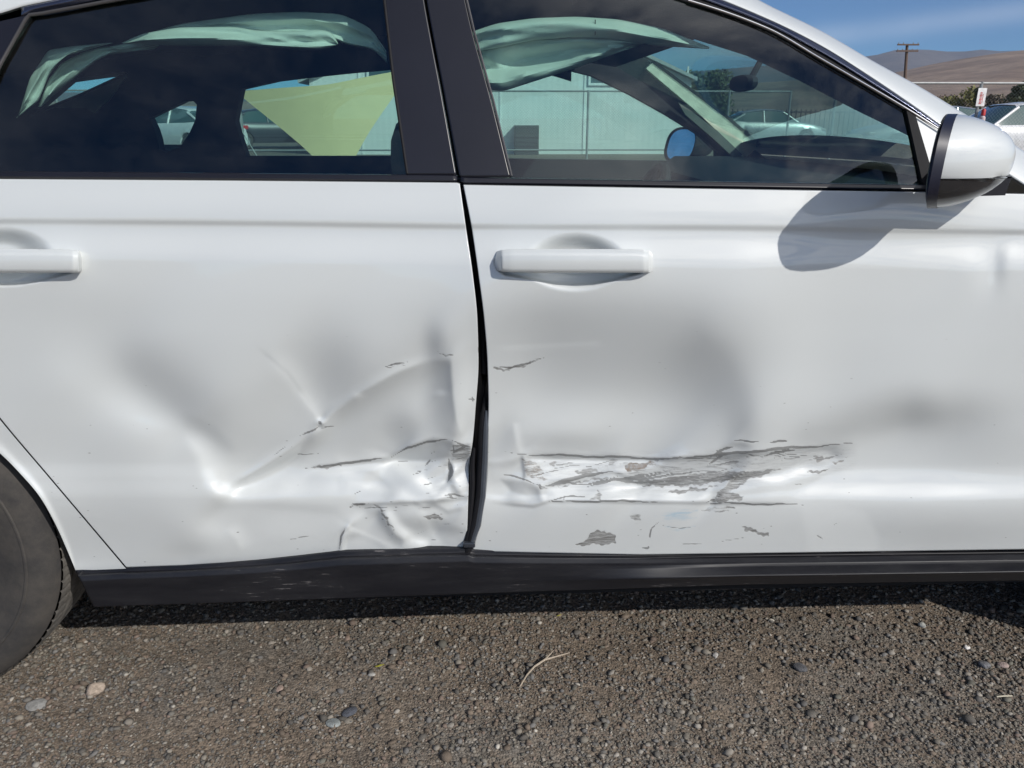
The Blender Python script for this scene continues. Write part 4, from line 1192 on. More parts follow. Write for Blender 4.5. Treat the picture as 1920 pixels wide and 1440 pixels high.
for pl_ in polys:
    m = len(pl_)
    for i in range(m): j = (i+1) % m; mb.f.append((k+i, k+j, n+k+j, n+k+i))
    k += m
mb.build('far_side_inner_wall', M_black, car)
for h in holes:
    gb = MB(); gb.v = [tuple(p1(x, y, FY+.055)) for x, y in h]; tri = tessellate_polygon([[Vector(v) for v in gb.v]]); gb.f = [tuple(t) for t in tri]
    gb.build('far_window_glass', M_glassf, car)
mb = MB(); mb.box(((RW.x+FW.x)/2, 1.74, .62), (1.7, .03, .62)); mb.box((RW.x-.5, 1.72, .75), (.6, .03, .4)); mb.build('far_doors', M_paint, car)
# inner panels and dashboard
mb = MB(); mb.prism([tuple(p1(x, y, .125)) for x, y in ((-180,345),(1790,368),(1990,378),(1990,1000),(-180,1000))], (0, .03, 0)); mb.build('inner_door_panels', M_black, car)
mb = MB()
mb.prism([tuple(p1(x, y, .07)) for x, y in ((-1200,334),(856,338),(856,350),(-1200,346))], (0, .03, 0)); mb.build('inner_sill', M_black, car)
da = MB(); rr = []
for y in np.linspace(.14, 1.60, 16):
    s_ = (y-.87)/.73; b_ = .10*(1-s_*s_)
    rr.append([Vector(q) for q in ((.62, y, .80), (.64, y, .915), (.70, y, .945+.01*math.sin(y*5)), (.84+b_*.5, y, .955), (.93+b_, y, .955), (.97+b_, y, .90), (.9, y, .7))])
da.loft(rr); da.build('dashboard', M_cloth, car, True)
# far A pillar trim (beige)
ap = MB()
P_ = [(1217,122,18),(1262,158,22),(1310,196,26),(1352,232,32),(1390,268,36),(1408,284,38)]
for_r = []
for x, y, w_ in P_:
    a_ = p1(x+w_*.42, y-w_*.32, FY-.03); b_ = p1(x-w_*.30, y+w_*.36, FY-.03)
    for_r.append([a_, a_+Vector((0, .05, 0)), b_+Vector((0, .05, 0)), b_])
ap.loft(for_r); ap.build('a_pillar_trim', M_beige, car, True)
ap = MB(); ap.loft([[p1(x+w_*.42+dx, y-w_*.32-dx, FY-.034) + Vector((0, dy, 0)) for dx, dy in ((-1.5, 0), (2.5, 0), (2.5, .04), (-1.5, .04))] for x, y, w_ in P_]); ap.build('windscreen_edge_strip', M_rubber, car)
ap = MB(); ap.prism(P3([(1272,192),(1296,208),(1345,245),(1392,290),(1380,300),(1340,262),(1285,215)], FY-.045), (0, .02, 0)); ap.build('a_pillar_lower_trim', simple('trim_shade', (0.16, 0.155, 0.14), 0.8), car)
# rear-view mirror under the windscreen
mb = MB(); c = p1(1378, 160, .95); mb.loft([ring(c.x+dx, c.z+.002, .021*k_, .875, .085*k_, 20) for dx, k_ in ((-.015, .9), (-.005, 1), (.01, .9), (.022, .5))]); mb.tube([(c.x+.01, .875, c.z), (c.x+.04, .875, c.z+.06)], .008)
mb.build('rear_view_mirror', M_black, windscreen, True)
# far door mirror
fm = sub_empty('side_mirror', car)
cc = p1(1278, 272, 1.86)
def fring(s_, x): 
    out = []
    for kk in range(28):
        a = 2*math.pi*kk/28; c_, s2 = math.cos(a), math.sin(a)
        yy = .095*math.copysign(abs(c_)**.75, c_)*s_; zz = .066*math.copysign(abs(s2)**.75, s2)*s_
        out.append(Vector((cc.x+x-yy*0.35+zz*0.22, cc.y+yy, cc.z+zz)))
    return out
mb = MB(); mb.loft([fring(.86, -.002), fring(1, -.008), fring(1.0, .01), fring(.9, .05), fring(.6, .09), fring(.2, .105)], True, False); child(mb.build('mirror_cap', M_black, None, True), fm)
mb = MB(); rg = fring(.87, -.0035); mb.v = [tuple(p) for p in rg]; mb.f = [tuple(range(28))]; child(mb.build('mirror_glass', simple('mirror_silver_far', (0.8, 0.83, 0.88), 0.03, 1.0), None), fm)
mb = MB(); mb.tube([cc+Vector((.05, -.06, -.05)), cc+Vector((.08, -.19, -.09))], .02, 8); child(mb.build('mirror_arm', M_black, None, True), fm)
# steering wheel, seats
sw = MB(); cs = Vector((.50, 1.22, .77)); ax = Vector((-.8, 0, .35)).normalized(); e1 = Vector((0, 1, 0)); e2 = ax.cross(e1)
pts = [cs+(e1*math.cos(a)+e2*math.sin(a))*.185 for a in np.linspace(0, 2*math.pi, 33)]
sw.tube(pts, .014, 8, False)
for a in (0, math.pi, -math.pi/2): sw.tube([cs, cs+(e1*math.cos(a)+e2*math.sin(a))*.18], .013, 6)
sw.build('steering_wheel', M_black, car, True)
def seat(xb, yc, w, zt_, hr, lean=-.18, hrx=0):
    s_ = MB()
    s_.loft([[Vector((xb+lean*(z-.5)+dx, yc+dy*k_, z)) for dx, dy in ((-.05,-w/2),(.06,-w/2),(.075,-w/4),(.05,0),(.075,w/4),(.06,w/2),(-.05,w/2))] for z, k_ in ((.42,1),(.6,1.03),(.8,.97),(zt_-.06,.84),(zt_,.62))])
    o = s_.build('seat', M_cloth, car, True)
    s_ = MB(); s_.box((xb+.24, yc, .42), (.5, w, .14)); s_.build('seat_cushion', M_cloth, o, False, .03)
    if hr:
        h_ = MB(); zc = zt_+hr; rx = xb+lean*(zc-.5)+hrx
        h_.loft([[Vector((rx+dx*k_, yc+dy*k_, zc+dz)) for dx, dy in ((-.045,-.11),(-.05,0),(-.045,.11),(.035,.13),(.055,0),(.035,-.13))] for dz, k_ in ((-.085,.6),(-.075,.8),(-.05,.95),(0,1.05),(.04,1.0),(.07,.8),(.085,.5))])
        h_.tube([(rx, yc-.05, zt_-.05), (rx, yc-.05, zc)], .007); h_.tube([(rx, yc+.05, zt_-.05), (rx, yc+.05, zc)], .007)
        h_.build('headrest', M_cloth, o, True)
seat(.07, .45, .5, .90, .10, -.18, -.10); seat(.04, 1.28, .5, .88, .09)
seat(-.95, .42, .48, .86, 0, -.22); seat(-.95, .875, .36, .85, 0, -.22); seat(-.95, 1.30, .48, .86, 0, -.22)
# tailgate: rear wall and its glass, seen obliquely from the side
rx0 = RW.x-.18
mb = MB()
mb.quad((rx0-.42, .15, .55), (rx0-.42, 1.6, .55), (rx0-.42, 1.6, .93), (rx0-.42, .15, .93)); mb.quad((rx0-.42, .12, .40), (rx0-.42, 1.63, .40), (FW.x, 1.63, .40), (FW.x, .12, .40))
mb.build('cargo_wall', M_black, car)
if False:
  tg.prism(P3([(60,206),(170,118),(188,110),(243,124),(243,130),(236,137),(150,176),(58,214)], 1.30), (-.0, .004, 0)); tg.build('rear_glass', simple('rear_glass_tint', (0.16, 0.30, 0.36), 0.12, 0, 1.0), car)
tg = MB(); tg.tube([p1(x, y, 1.295) for x, y in ((55,216),(150,178),(237,138))], .004, 6); tg.build('rear_glass_seal', M_rubber, car)
tg = MB(); tg.prism(P3([(58,215),(150,179),(238,140),(205,185),(176,212),(160,203),(100,202)], 1.32), (0, .01, 0)); tg.build('c_pillar_trim', simple('c_trim', (0.24, 0.24, 0.20), 0.8), car)

# ---------- deployed curtain airbags
def pillow(name, top, bot, Yc, dep, mat, parent=None, nw=0.0, seed=0, n=70, m=18, lean=0.0):
    T_ = np.array(top, float); B_ = np.array(bot, float)
    def res(A):
        d = np.r_[0, np.cumsum(np.hypot(*np.diff(A, axis=0).T))]; q = np.linspace(0, d[-1], n)
        return np.stack([np.interp(q, d, A[:, 0]), np.interp(q, d, A[:, 1])], -1)
    def smooth(A):
        for _ in range(4): A[1:-1] = .25*A[:-2]+.5*A[1:-1]+.25*A[2:]
        return A
    T_, B_ = smooth(res(T_)), smooth(res(B_)); rings = []
    r = np.random.default_rng(seed); ph = r.uniform(0, 6.28, 8)
    for i in range(n):
        s_ = i/(n-1); half = np.hypot(*(T_[i]-B_[i]))/2; ring_ = []
        ee = min(1, 6*s_+.15, 6*(1-s_)+.15)
        for k in range(2*m):
            a = 2*math.pi*k/(2*m); v = .5-.5*math.cos(a)
            q = T_[i]*(1-v)+B_[i]*v
            side = -1 if k < m else 1
            wr = nw*(math.sin(s_*9+v*3+ph[0]+1.5*math.sin(v*4+s_*3))*.6+math.sin(s_*4-v*6+ph[1])*.5+.35*abs(math.sin(s_*13-v*5+ph[3]+math.sin(s_*7)))+math.sin(s_*3+v*9+ph[2])*.3)*math.sin(math.pi*v)
            wr *= 1.5; y = Yc + side*dep*abs(math.sin(a))**.7*ee*min(1, half/10+.3) + wr + lean*v
            ring_.append(p1(q[0], q[1], y))
        rings.append(ring_)
    mb = MB(); mb.loft(rings)
    return mb.build(name, mat, parent or car, True)
pillow('curtain_airbag', [(36,212),(56,146),(90,94),(140,86),(212,80)], [(30,222),(72,190),(92,140),(118,105),(150,98)], .21, .022, M_airbag, nw=.008, seed=1)
pillow('curtain_airbag', [(72,200),(90,150),(115,118),(160,96),(200,86),(226,92)], [(78,200),(110,170),(150,138),(180,114),(205,102),(226,94)], .235, .02, M_airbag, nw=.006, seed=2)
pillow('curtain_airbag', [(228,80),(270,62),(330,51),(440,50),(480,57),(540,59),(600,55),(624,60),(634,82)], [(232,82),(280,84),(330,86),(480,86),(560,92),(600,94),(622,88),(632,84)], .20, .03, M_airbag, nw=.008, seed=3)
pillow('curtain_airbag', [(250,70),(340,44),(470,26),(560,22),(640,26),(695,52),(724,95)], [(300,68),(400,57),(440,54),(530,64),(600,60),(650,84),(700,92),(726,118)], .235, .02, M_airbag, nw=.012, seed=4)
pillow('curtain_airbag', [(150,100),(200,88),(245,80),(300,84)], [(150,104),(210,102),(250,96),(290,92)], .25, .01, M_airbag, nw=.006, seed=14)
pillow('curtain_airbag', [(878,62),(930,44),(1000,34),(1080,31),(1160,36),(1240,52),(1330,88)], [(884,98),(930,90),(1000,75),(1070,70),(1160,74),(1230,86),(1330,92)], .185, .035, M_airbag, nw=.006, seed=5)
pillow('curtain_airbag', [(884,94),(950,84),(1010,70),(1080,67),(1150,72),(1210,80)], [(890,168),(945,171),(1010,150),(1085,126),(1160,98),(1210,82)], .205, .028, M_airbag, nw=.022, seed=6)
# seams on the bags
sm = MB(); sm.tube([p1(x, y, .148) for x, y in ((1116,37),(1116,50),(1116,66))], .0008, 5); sm.build('airbag_seam', M_rubber, car)

# ------------------------------------------------------------------ SURROUNDINGS
def near(px, py, Y): return p1(px, py, Y)
# gabled white building
bld = empty('metal_building', (float(P(938, 222, 25)[0]), 25, 0)); tag(bld, 'white gabled building with small upper windows behind the chain link fence', 'building')
M_wall = NT('white_siding'); _n = M_wall.noise(1.2, 6, 0.6)
_w = M_wall.node('ShaderNodeTexWave'); _w.inputs['Scale'].default_value = 1.6; _w.bands_direction = 'X'
_t = M_wall.node('ShaderNodeTexCoord'); M_wall.lk(_t.outputs['Object'], _w.inputs['Vector']); M_wall.bump(_w.outputs['Fac'], 0.15, 0.02)
M_wall = M_wall.set(Base_Color=M_wall.mix(_n, (0.66, 0.68, 0.66), (0.76, 0.77, 0.75)), Roughness=0.7)
BY = 25.0
xl, xr, xm = [float(P(q, 222, BY)[0]) for q in (585, 1292, 938)]
ze, zr = float(P(1292, 150, BY)[2]), float(P(938, -20, BY)[2])
mb = MB(); mb.prism([(xl, BY, 0), (xr, BY, 0), (xr, BY, ze), (xm, BY, zr), (xl, BY, ze)], (0, 14, 0)); mb.build('wall', M_wall, bld)
mb = MB()
M_roofm = simple('roof_metal', (0.5, 0.51, 0.5), 0.4, 0.3)
for a_, b_ in (((xl-.3, ze-.12), (xm, zr+.03)), ((xm, zr+.03), (xr+.12, ze-.03))):
    mb.prism([(a_[0], BY-.25, a_[1]), (b_[0], BY-.25, b_[1]), (b_[0], BY-.25, b_[1]+.10), (a_[0], BY-.25, a_[1]+.10)], (0, 14.5, 0))
mb.build('roof', M_roofm, bld)
M_pane = simple('window_pane', (0.06, 0.09, 0.09), 0.08, 0, 1)
M_frame = simple('window_frame', (0.75, 0.76, 0.75), 0.5)
for (xa, xb, ya, yb) in ((1105, 1158, 132, 158), (690, 736, 118, 146)):
    a_, b_ = p1(xa, yb, BY-.03), p1(xb, ya, BY-.03); c = (a_+b_)/2
    f_ = MB()
    for bx in (((c.x, BY-.03, a_.z), (b_.x-a_.x, .08, .07)), ((c.x, BY-.03, b_.z), (b_.x-a_.x, .08, .07)), ((a_.x, BY-.032, c.z), (.07, .08, b_.z-a_.z+.07)), ((b_.x, BY-.032, c.z), (.07, .08, b_.z-a_.z+.07))): f_.box(*bx)
    w_ = f_.build('window', M_frame, bld)
    g_ = MB(); g_.box((c.x, BY-.01, c.z), (b_.x-a_.x, .03, b_.z-a_.z)); g_.build('pane', M_pane, w_)
for x in (938, 1095, 677, 1284):
    mb = MB(); a_ = p1(x, 222, BY); mb.box((a_.x, BY-.012, ze/2+.2), (.05, .03, ze+.4)); mb.build('seam_strip', M_frame, bld)
mb = MB(); a_, b_ = p1(965, 293, BY-.3), p1(1010, 235, BY-.3); mb.box(((a_.x+b_.x)/2, BY-.22, (a_.z+b_.z)/2), (b_.x-a_.x, .42, b_.z-a_.z)); 
for k in range(7): mb.box(((a_.x+b_.x)/2, BY-.44, a_.z+(k+.5)*(b_.z-a_.z)/7), (b_.x-a_.x-.06, .03, .05))
mb.build('vent_box', simple('vent_dark', (0.05, 0.06, 0.065), 0.5), bld)

# shade sail between two steel poles
SY = 11.0
cnr = p1(600, 200, SY)
ss_ = empty('shade_sail', (cnr.x, SY, 0)); tag(ss_, 'tan triangular shade sail with curved edges hung outside behind the rear window', 'shade sail')
cA, cB, cC = Vector((442, 172)), Vector((775, 128)), Vector((640, 345))
def hem(a, b, sag, n=24):
    mid = (cA+cB+cC)/3; out = []
    for i in range(n):
        t_ = i/n; p = a.lerp(b, t_); m_ = (mid-p).normalized() if (mid-p).length > 0 else Vector((0, 0)); out.append(p+m_*sag*4*t_*(1-t_))
    return out
rim_ = hem(cA, cB, 9)+hem(cB, cC, 7)+hem(cC, cA, 5); cm = (cA+cB+cC)/3
mb = MB(); 
def sY(p): return SY-.35*math.sin((p.x-440)/330*math.pi)-.0015*(p.y-130)
nr = 14
for side_ in (0, .012):
    b0 = len(mb.v)
    for k in range(nr+1):
        for p in rim_:
            q = p.lerp(cm, k/nr*.995); mb.v.append(tuple(p1(q.x, q.y, sY(q)+side_)))
    for k in range(nr):
        for i in range(len(rim_)):
            j = (i+1) % len(rim_); mb.f.append((b0+k*len(rim_)+i, b0+k*len(rim_)+j, b0+(k+1)*len(rim_)+j, b0+(k+1)*len(rim_)+i))
mb.build('sail_cloth', M_airy, ss_, True)
M_galv = simple('galvanised', (0.27, 0.28, 0.28), 0.5, 0.2)
for (xa, ya, xb, yb, r_) in ((446, 168, 458, 300, .03), (778, 120, 780, 300, .03)):
    t_ = p1(xa, ya, SY+.02); b_ = p1(xb, yb, SY+.02); mb = MB(); mb.tube([t_, (t_+(b_-t_)*6.0) if False else Vector((b_.x, SY+.02, 0))], r_, 8); mb.build('pole', M_galv, ss_, True)
mb = MB(); a_ = p1(446, 172, SY); b_ = p1(443, 228, SY); mb.tube([p1(442, 226, SY), p1(486, 300, SY)], .008, 5); mb.build('guy_line', M_galv, ss_); mb = MB(); mb.tube([p1(640, 345, SY), p1(640, 420, SY)], .008, 5); mb.build('guy_line', M_galv, ss_)
# chain link fences
def chain_fence(label, xa, xb, Y, h, posts, mesh_h0=.05, wires=True, pitch=.075, brail=None):
    f_ = empty('chain_link_fence', (xa, Y, 0)); tag(f_, label, 'fence')
    mb = MB(); mb.tube([(xa, Y, h), (xb, Y, h)], .024, 8); mb.build('top_rail', M_galv, f_, True)
    if brail: mb = MB(); mb.tube([(xa, Y, brail), (xb, Y, brail)], .022, 8); mb.build('bottom_rail', M_galv, f_, True)
    for x in posts:
        mb = MB(); mb.tube([(x, Y, 0), (x, Y, h+.03)], .032, 8); mb.build('post', M_galv, f_, True)
    if wires:
        mb = MB(); hh = h-mesh_h0; w = .003 if Y > 20 else .0022
        for k in range(int((xb-xa+hh)/pitch)):
            for s_ in (1, -1):
                x0_ = xa-hh+k*pitch if s_ == 1 else xa+k*pitch
                pa, pb = (x0_, mesh_h0), (x0_+hh, h)
                if s_ == -1: pa, pb = (x0_+0, h), (x0_+hh, mesh_h0)
                # clip to the fence
                def clip(p, q, X):
                    t_ = (X-p[0])/(q[0]-p[0]); return (X, p[1]+(q[1]-p[1])*t_)
                if pb[0] <= xa or pa[0] >= xb: continue
                if pa[0] < xa: pa = clip(pa, pb, xa)
                if pb[0] > xb: pb = clip(pa, pb, xb)
                yy = Y+.004*s_
                n_ = Vector((-(pb[1]-pa[1]), 0, pb[0]-pa[0])).normalized()*w*.5
                A_, B_ = Vector((pa[0], yy, pa[1])), Vector((pb[0], yy, pb[1]))
                d_ = Vector((0, w*.5, 0)); b0 = len(mb.v)
                for p in (A_, B_): mb.v += [tuple(p+n_), tuple(p+d_), tuple(p-n_), tuple(p-d_)]
                for i in range(4): j = (i+1) % 4; mb.f.append((b0+i, b0+j, b0+4+j, b0+4+i))
        mb_o = mb.build('wire_mesh', M_galv, f_); mb_o['kind'] = 'stuff'
    return f_
FYA = 21.5
za = float(P(1102, 171, FYA)[2])
chain_fence('tall chain link fence running in front of the white building', float(P(-300, 222, FYA)[0]), float(P(1480, 222, FYA)[0]), FYA, za, [float(P(q, 222, FYA)[0]) for q in (-220, 112, 445, 773, 1102, 1364, 1478)], brail=float(P(1102, 281, FYA)[2]))
FYB = 15.5
zb_ = float(P(1830, 156, FYB)[2])
fB = chain_fence('chain link fence with a warning sign at the right beyond the mirror', float(P(1560, 222, FYB)[0]), float(P(2600, 222, FYB)[0]), FYB, zb_, [float(P(q, 222, FYB)[0]) for q in (1562, 1829, 2096, 2363)], wires=True, pitch=.075)
# sign on the fence
sg = empty('fence_sign', tuple(p1(1840, 182, FYB-.05))); tag(sg, 'small white sign with red upright lettering hung on the fence post', 'sign')
a_, b_ = p1(1829, 199, FYB-.05), p1(1851, 165, FYB-.05)
mb = MB(); mb.box(((a_.x+b_.x)/2, FYB-.05, (a_.z+b_.z)/2), (b_.x-a_.x, .01, b_.z-a_.z)); mb.build('sign_board', simple('sign_white', (0.78, 0.77, 0.76), 0.4), sg)
M_red = simple('sign_red', (0.5, 0.03, 0.03), 0.5)
mb = MB(); w_ = b_.x-a_.x; hgt = b_.z-a_.z
for k in range(9): mb.box((a_.x+w_*.42, FYB-.0575, a_.z+hgt*(.14+.075*k)), (w_*(.22 if k % 3 else .30), .004, hgt*.045))
mb.box((a_.x+w_*.66, FYB-.0575, a_.z+hgt*.42), (w_*.05, .004, hgt*.5))
mb.build('sign_lettering', M_red, sg)
# red extinguisher below the sign
ex = empty('fire_extinguisher', tuple(p1(1842, 228, FYB-.12))); tag(ex, 'small red and white fire extinguisher hanging below the fence sign', 'extinguisher')
c = p1(1842, 222, FYB-.12); mb = MB(); mb.lathe([(0, -.13), (.045, -.13), (.055, -.11), (.055, .02), (.03, .05), (0, .05)], c, 'z', 20); mb.build('cylinder', simple('ext_white', (0.6, 0.5, 0.5), 0.4), ex, True)
mb = MB(); mb.lathe([(0, .055), (.04, .055), (.042, .16), (.02, .19), (0, .19)], c, 'z', 20); mb.build('top', M_red, ex, True)

# parked cars --------------------------------------------------
M_cwin = simple('car_window', (0.05, 0.10, 0.095), 0.06, 0, 1.0)
M_csil = simple('silver_paint', (0.48, 0.50, 0.50), 0.35, 0.5, 1.0)
M_cwht = simple('parked_white', (0.68, 0.69, 0.69), 0.35, 0, 1.0)
M_cdrk = simple('parked_dark', (0.03, 0.035, 0.045), 0.35, 0, 1.0)
def parked(loc, rz, mat, label, proto=None, group='cars parked in the lot'):
    root = empty('parked_car', loc); root.rotation_euler.z = rz; tag(root, label, 'car', group)
    if proto is not None:
        for ch in proto.children:
            c = ch.copy()
            if ch.name.split('.')[0] in ('body', 'roof', 'pillar'):
                c.data = ch.data.copy(); c.data.materials[0] = mat
            COL.objects.link(c); c.parent = root; c.matrix_parent_inverse = Matrix()
            for g_ in ch.children:
                d = g_.copy(); COL.objects.link(d); d.parent = c; d.matrix_parent_inverse = Matrix()
        return root
    root['base'] = [0, 0, 0]
    xs = np.linspace(-2.3, 2.3, 60)
    zt_ = lambda x: np.interp(x, [-2.3,-2.2,-1.5,-1.2,1.0,1.6,2.1,2.3], [.72,.93,.98,.96,.93,.86,.74,.60])
    hw_ = lambda x: .88-.22*abs(x/2.3)**6
    def zl(x):
        z = .22+.10*abs(x/2.3)**8
        for wx in (-1.35, 1.38):
            d = abs(x-wx)
            if d < .36: z = max(z, .32+math.sqrt(.36**2-d*d))
        return z
    mb = MB(); rr = []
    for x in xs:
        w = hw_(x); l = zl(x); t = float(zt_(x)); e = 1-.25*abs(x/2.3)**10
        sec = [(w*.94, l), (w*.99, min(max(l, .42), t-.2)), (w, max(l+.005, min(.66, t-.12))), (w*.96, t-.06), (w*.90, t), (w*.5, t+.035), (0, t+.045)]
        rr.append([Vector((x, y, z)) for y, z in sec]+[Vector((x, -y, z)) for y, z in sec[::-1][1:]])
    mb.loft(rr); mb.build('body', mat, root, True)
    # cabin
    zr_ = lambda x: np.interp(x, [-1.95,-1.6,-1.1,-.5,0,.4,1.05], [.98,1.16,1.36,1.43,1.44,1.39,.95])
    mb = MB(); rr = []
    for x in np.linspace(-1.93, 1.03, 36):
        t = max(float(zr_(x)), .96); k = (t-.93)/.5; w = hw_(x)*.89
        rr.append([Vector((x, y, z)) for y, z in ((w, .92), (w-.20*k, t-.05*k), (w-.30*k, t), (0, t+.015), (-w+.30*k, t), (-w+.20*k, t-.05*k), (-w, .92))])
    mb.loft(rr, True); mb.build('windows', M_cwin, root, True)
    mb = MB(); rr = []
    for x in np.linspace(-1.25, .42, 22):
        t = float(zr_(x))+.008; k = (t-.93)/.5; w = hw_(x)*.89
        rr.append([Vector((x, y, z)) for y, z in ((w-.19*k, t-.07*k), (w-.30*k, t+.003), (0, t+.02), (-w+.30*k, t+.003), (-w+.19*k, t-.07*k))])
    mb.loft(rr, False); mb.build('roof', mat, root, True)
    for sy in (-1, 1):
        for (xa, xb) in ((-.42, -.42), (.40, 1.02), (-1.2, -1.85)):
            ta, tb2 = float(zr_(xa)), .95
            wa, wb = hw_(xa)*.89, hw_(xb)*.89; ka = (ta-.93)/.5
            mb = MB(); mb.tube([(xa, sy*(wa-.18*ka), ta-.05), (xb, sy*(wb+.005), tb2-.02)], .035, 6); mb.build('pillar', mat, root, True)
        for wx in (-1.35, 1.38):
            c = (wx, sy*.70, .32); w = empty('wheel', (0, 0, 0)); w.parent = root
            t_ = MB(); t_.lathe([(.20, .17*sy), (.30, .17*sy), (.32, .13*sy), (.32, -.05*sy), (.2, -.05*sy)], c, 'y', 28); o = t_.build('tyre', M_tyre, None, True); o.parent = w
            t_ = MB(); t_.lathe([(0, .14*sy), (.07, .15*sy), (.20, .165*sy), (.205, .15*sy)], c, 'y', 20)
            o = t_.build('rim', M_rim, None, True); o.parent = w
    for sy in (-1, 1):
        mb = MB(); mb.box((2.12, sy*.62, .66), (.22, .3, .1)); mb.build('headlight', M_galv, root, False, .03)
        mb = MB(); mb.box((-2.22, sy*.62, .82), (.1, .3, .12)); mb.build('tail_light', M_red, root, False, .03)
    return root
c = p1(1440, 222, 33.5)
pc = parked((c.x, 33.5, 0), 0.0, M_csil, 'silver sedan seen through the windscreen, side on past the black railings')
c = p1(1905, 222, 18.5); parked((c.x, 18.5, 0), math.pi, M_cwht, 'white sedan parked behind the fence just right of the sign', pc)
c = p1(1745, 222, 23.5); parked((c.x, 23.5, 0), math.pi, M_csil, 'silver car behind the fence, showing its roof left of the sign', pc)
c = p1(335, 222, 26.0); parked((c.x, 26, 0), 2.6, M_cwht, 'white car seen through the small rear quarter window', pc)
c = p1(500, 222, 30.0); parked((c.x, 31, 0), .5, M_cdrk, 'dark car seen through the far rear window, left of the yellow cloth', pc)
# black railings
rl = empty('railing', (float(P(1560, 222, 37)[0]), 37, 0)); tag(rl, 'black iron railings behind the silver sedan seen through the windscreen', 'railing')
M_iron = simple('iron', (0.02, 0.022, 0.025), 0.5)
xa, xb = float(P(1290, 222, 37)[0]), float(P(1700, 222, 37)[0]); zt2 = float(P(1560, 210, 37)[2])
for z in (zt2, .35):
    mb = MB(); mb.tube([(xa, 37, z), (xb, 37, z)], .03, 6); mb.build('rail', M_iron, rl)
nb = 46; bar = None
for k in range(nb):
    x = xa+(xb-xa)*k/(nb-1)
    if bar is None:
        mb = MB(); mb.tube([(0, 0, 0), (0, 0, zt2+.12)], .022, 5); bar = mb.build('bar', M_iron, None)
        bar.parent = rl; bar.location = (x-rl.location.x, 0, 0)
    else:
        d = bar.copy(); COL.objects.link(d); d.parent = rl; d.location = (x-rl.location.x, 0, 0)
# utility pole
pz = float(P(1699, 83, 75)[2]); px_ = float(P(1698, 130, 75)[0])
up_ = empty('utility_pole', (px_, 75, 0)); tag(up_, 'wooden utility pole with two crossarms against the brown hills', 'utility pole')
M_wood = simple('pole_wood', (0.13, 0.09, 0.07), 0.9)
pt_, pb_ = p1(1701, 83, 75), p1(1697, 145, 75); pb_ = pt_+(pb_-pt_)*((pt_.z+1)/(pt_.z-pb_.z))
px_ = pt_.x
mb = MB(); mb.tube([pb_, pt_], [.19, .12], 10); mb.build('pole', M_wood, up_, True)
for zz in (pz-.05, float(P(1699, 96, 75)[2])):
    mb = MB(); mb.box((px_, 74.8, zz), (2.0, .12, .13)); arm = mb.build('crossarm', M_wood, up_)
    mb = MB()
    for dx in (-.9, -.45, .45, .9): mb.lathe([(0, .06), (.04, .06), (.05, .16), (0, .2)], (px_+dx, 74.8, zz), 'z', 8)
    mb.build('insulators', M_galv, arm)
# vegetation
def foliage_mat(name, a, b):
    t = NT(name); at = t.attr('shade'); return t.set(Base_Color=t.mix(at, a, b), Roughness=0.7)
M_bushg = foliage_mat('olive_leaves', (0.11, 0.12, 0.03), (0.24, 0.22, 0.07))
M_bushd = foliage_mat('dark_leaves', (0.05, 0.07, 0.03), (0.12, 0.14, 0.055))
M_bark = simple('bark', (0.09, 0.07, 0.055), 0.9)
def tree(name, loc, h, w, mat, label, cat, seed, trunk=.25, n=3800, leaf=.09, group=None):
    r = np.random.default_rng(seed); root = empty(name, loc); tag(root, label, cat, group); root['base'] = [0, 0, 0]
    tb = MB(); blobs = []
    tb.tube([(0, 0, -.1), (.03*w, .02*w, h*trunk), (0, 0, h*.6)], [h*.03, h*.022, h*.01], 7)
    for k in range(12):
        a = r.uniform(0, 6.28); rad = w*.5*r.uniform(.15, .72); z = h*r.uniform(trunk+.12, .84); q = (rad*math.cos(a), rad*math.sin(a), z)
        tb.tube([(0, 0, h*trunk*r.uniform(.6, 1.3)), (q[0]*.5, q[1]*.5, z*.75), q], [h*.014, h*.009, h*.003], 5); blobs.append((q, w*r.uniform(.16, .28)))
    tb.build('trunk', M_bark, root, True)
    bi = r.integers(0, len(blobs), n); ctr = np.array([b[0] for b in blobs])[bi]; rad = np.array([b[1] for b in blobs])[bi]
    d = r.normal(0, 1, (n, 3)); d /= np.linalg.norm(d, axis=1)[:, None]; pos = ctr+d*(rad*r.uniform(.3, 1.05, n))[:, None]*np.array([1, 1, .8])
    u = r.normal(0, 1, (n, 3)); u /= np.linalg.norm(u, axis=1)[:, None]; v = np.cross(u, r.normal(0, 1, (n, 3))); v /= np.linalg.norm(v, axis=1)[:, None]
    s_ = leaf*r.uniform(.6, 1.5, (n, 1)); V = np.stack([pos-u*s_, pos+v*s_*.5, pos+u*s_, pos-v*s_*.5], 1).reshape(-1, 3)
    me = mesh_np('crown', V, np.arange(4*n).reshape(-1, 4)); at = me.attributes.new('shade', 'FLOAT', 'POINT'); at.data.foreach_set('value', np.repeat(r.uniform(0, 1, n), 4).astype(np.float32))
    link('crown', me, mat, root, False)
    return root
def tree_at(px, py_top, Y, wpx, *a, **k):
    t_ = p1(px, py_top, Y); w = abs(float(P(px+wpx/2, 222, Y)[0]-P(px-wpx/2, 222, Y)[0]))
    return tree(a[0], (t_.x, Y, 0), max(t_.z, .8), w, *a[1:], **k)
tree_at(1325, 104, 34, 120, 'tree', M_bushd, 'broad green tree behind the building, seen through the windscreen', 'tree', 31)
tree_at(1805, 158, 60, 70, 'bush', M_bushg, 'olive yellow bush beyond the fence left of the sign', 'bush', 32, leaf=.12)
tree_at(1840, 147, 52, 14, 'bush', M_bushd, 'small dark shrub rising directly behind the sign post', 'bush', 33, leaf=.1)
tree_at(1912, 142, 48, 64, 'tree', M_bushd, 'dark green tree at the right edge beyond the fence', 'tree', 34, leaf=.11)
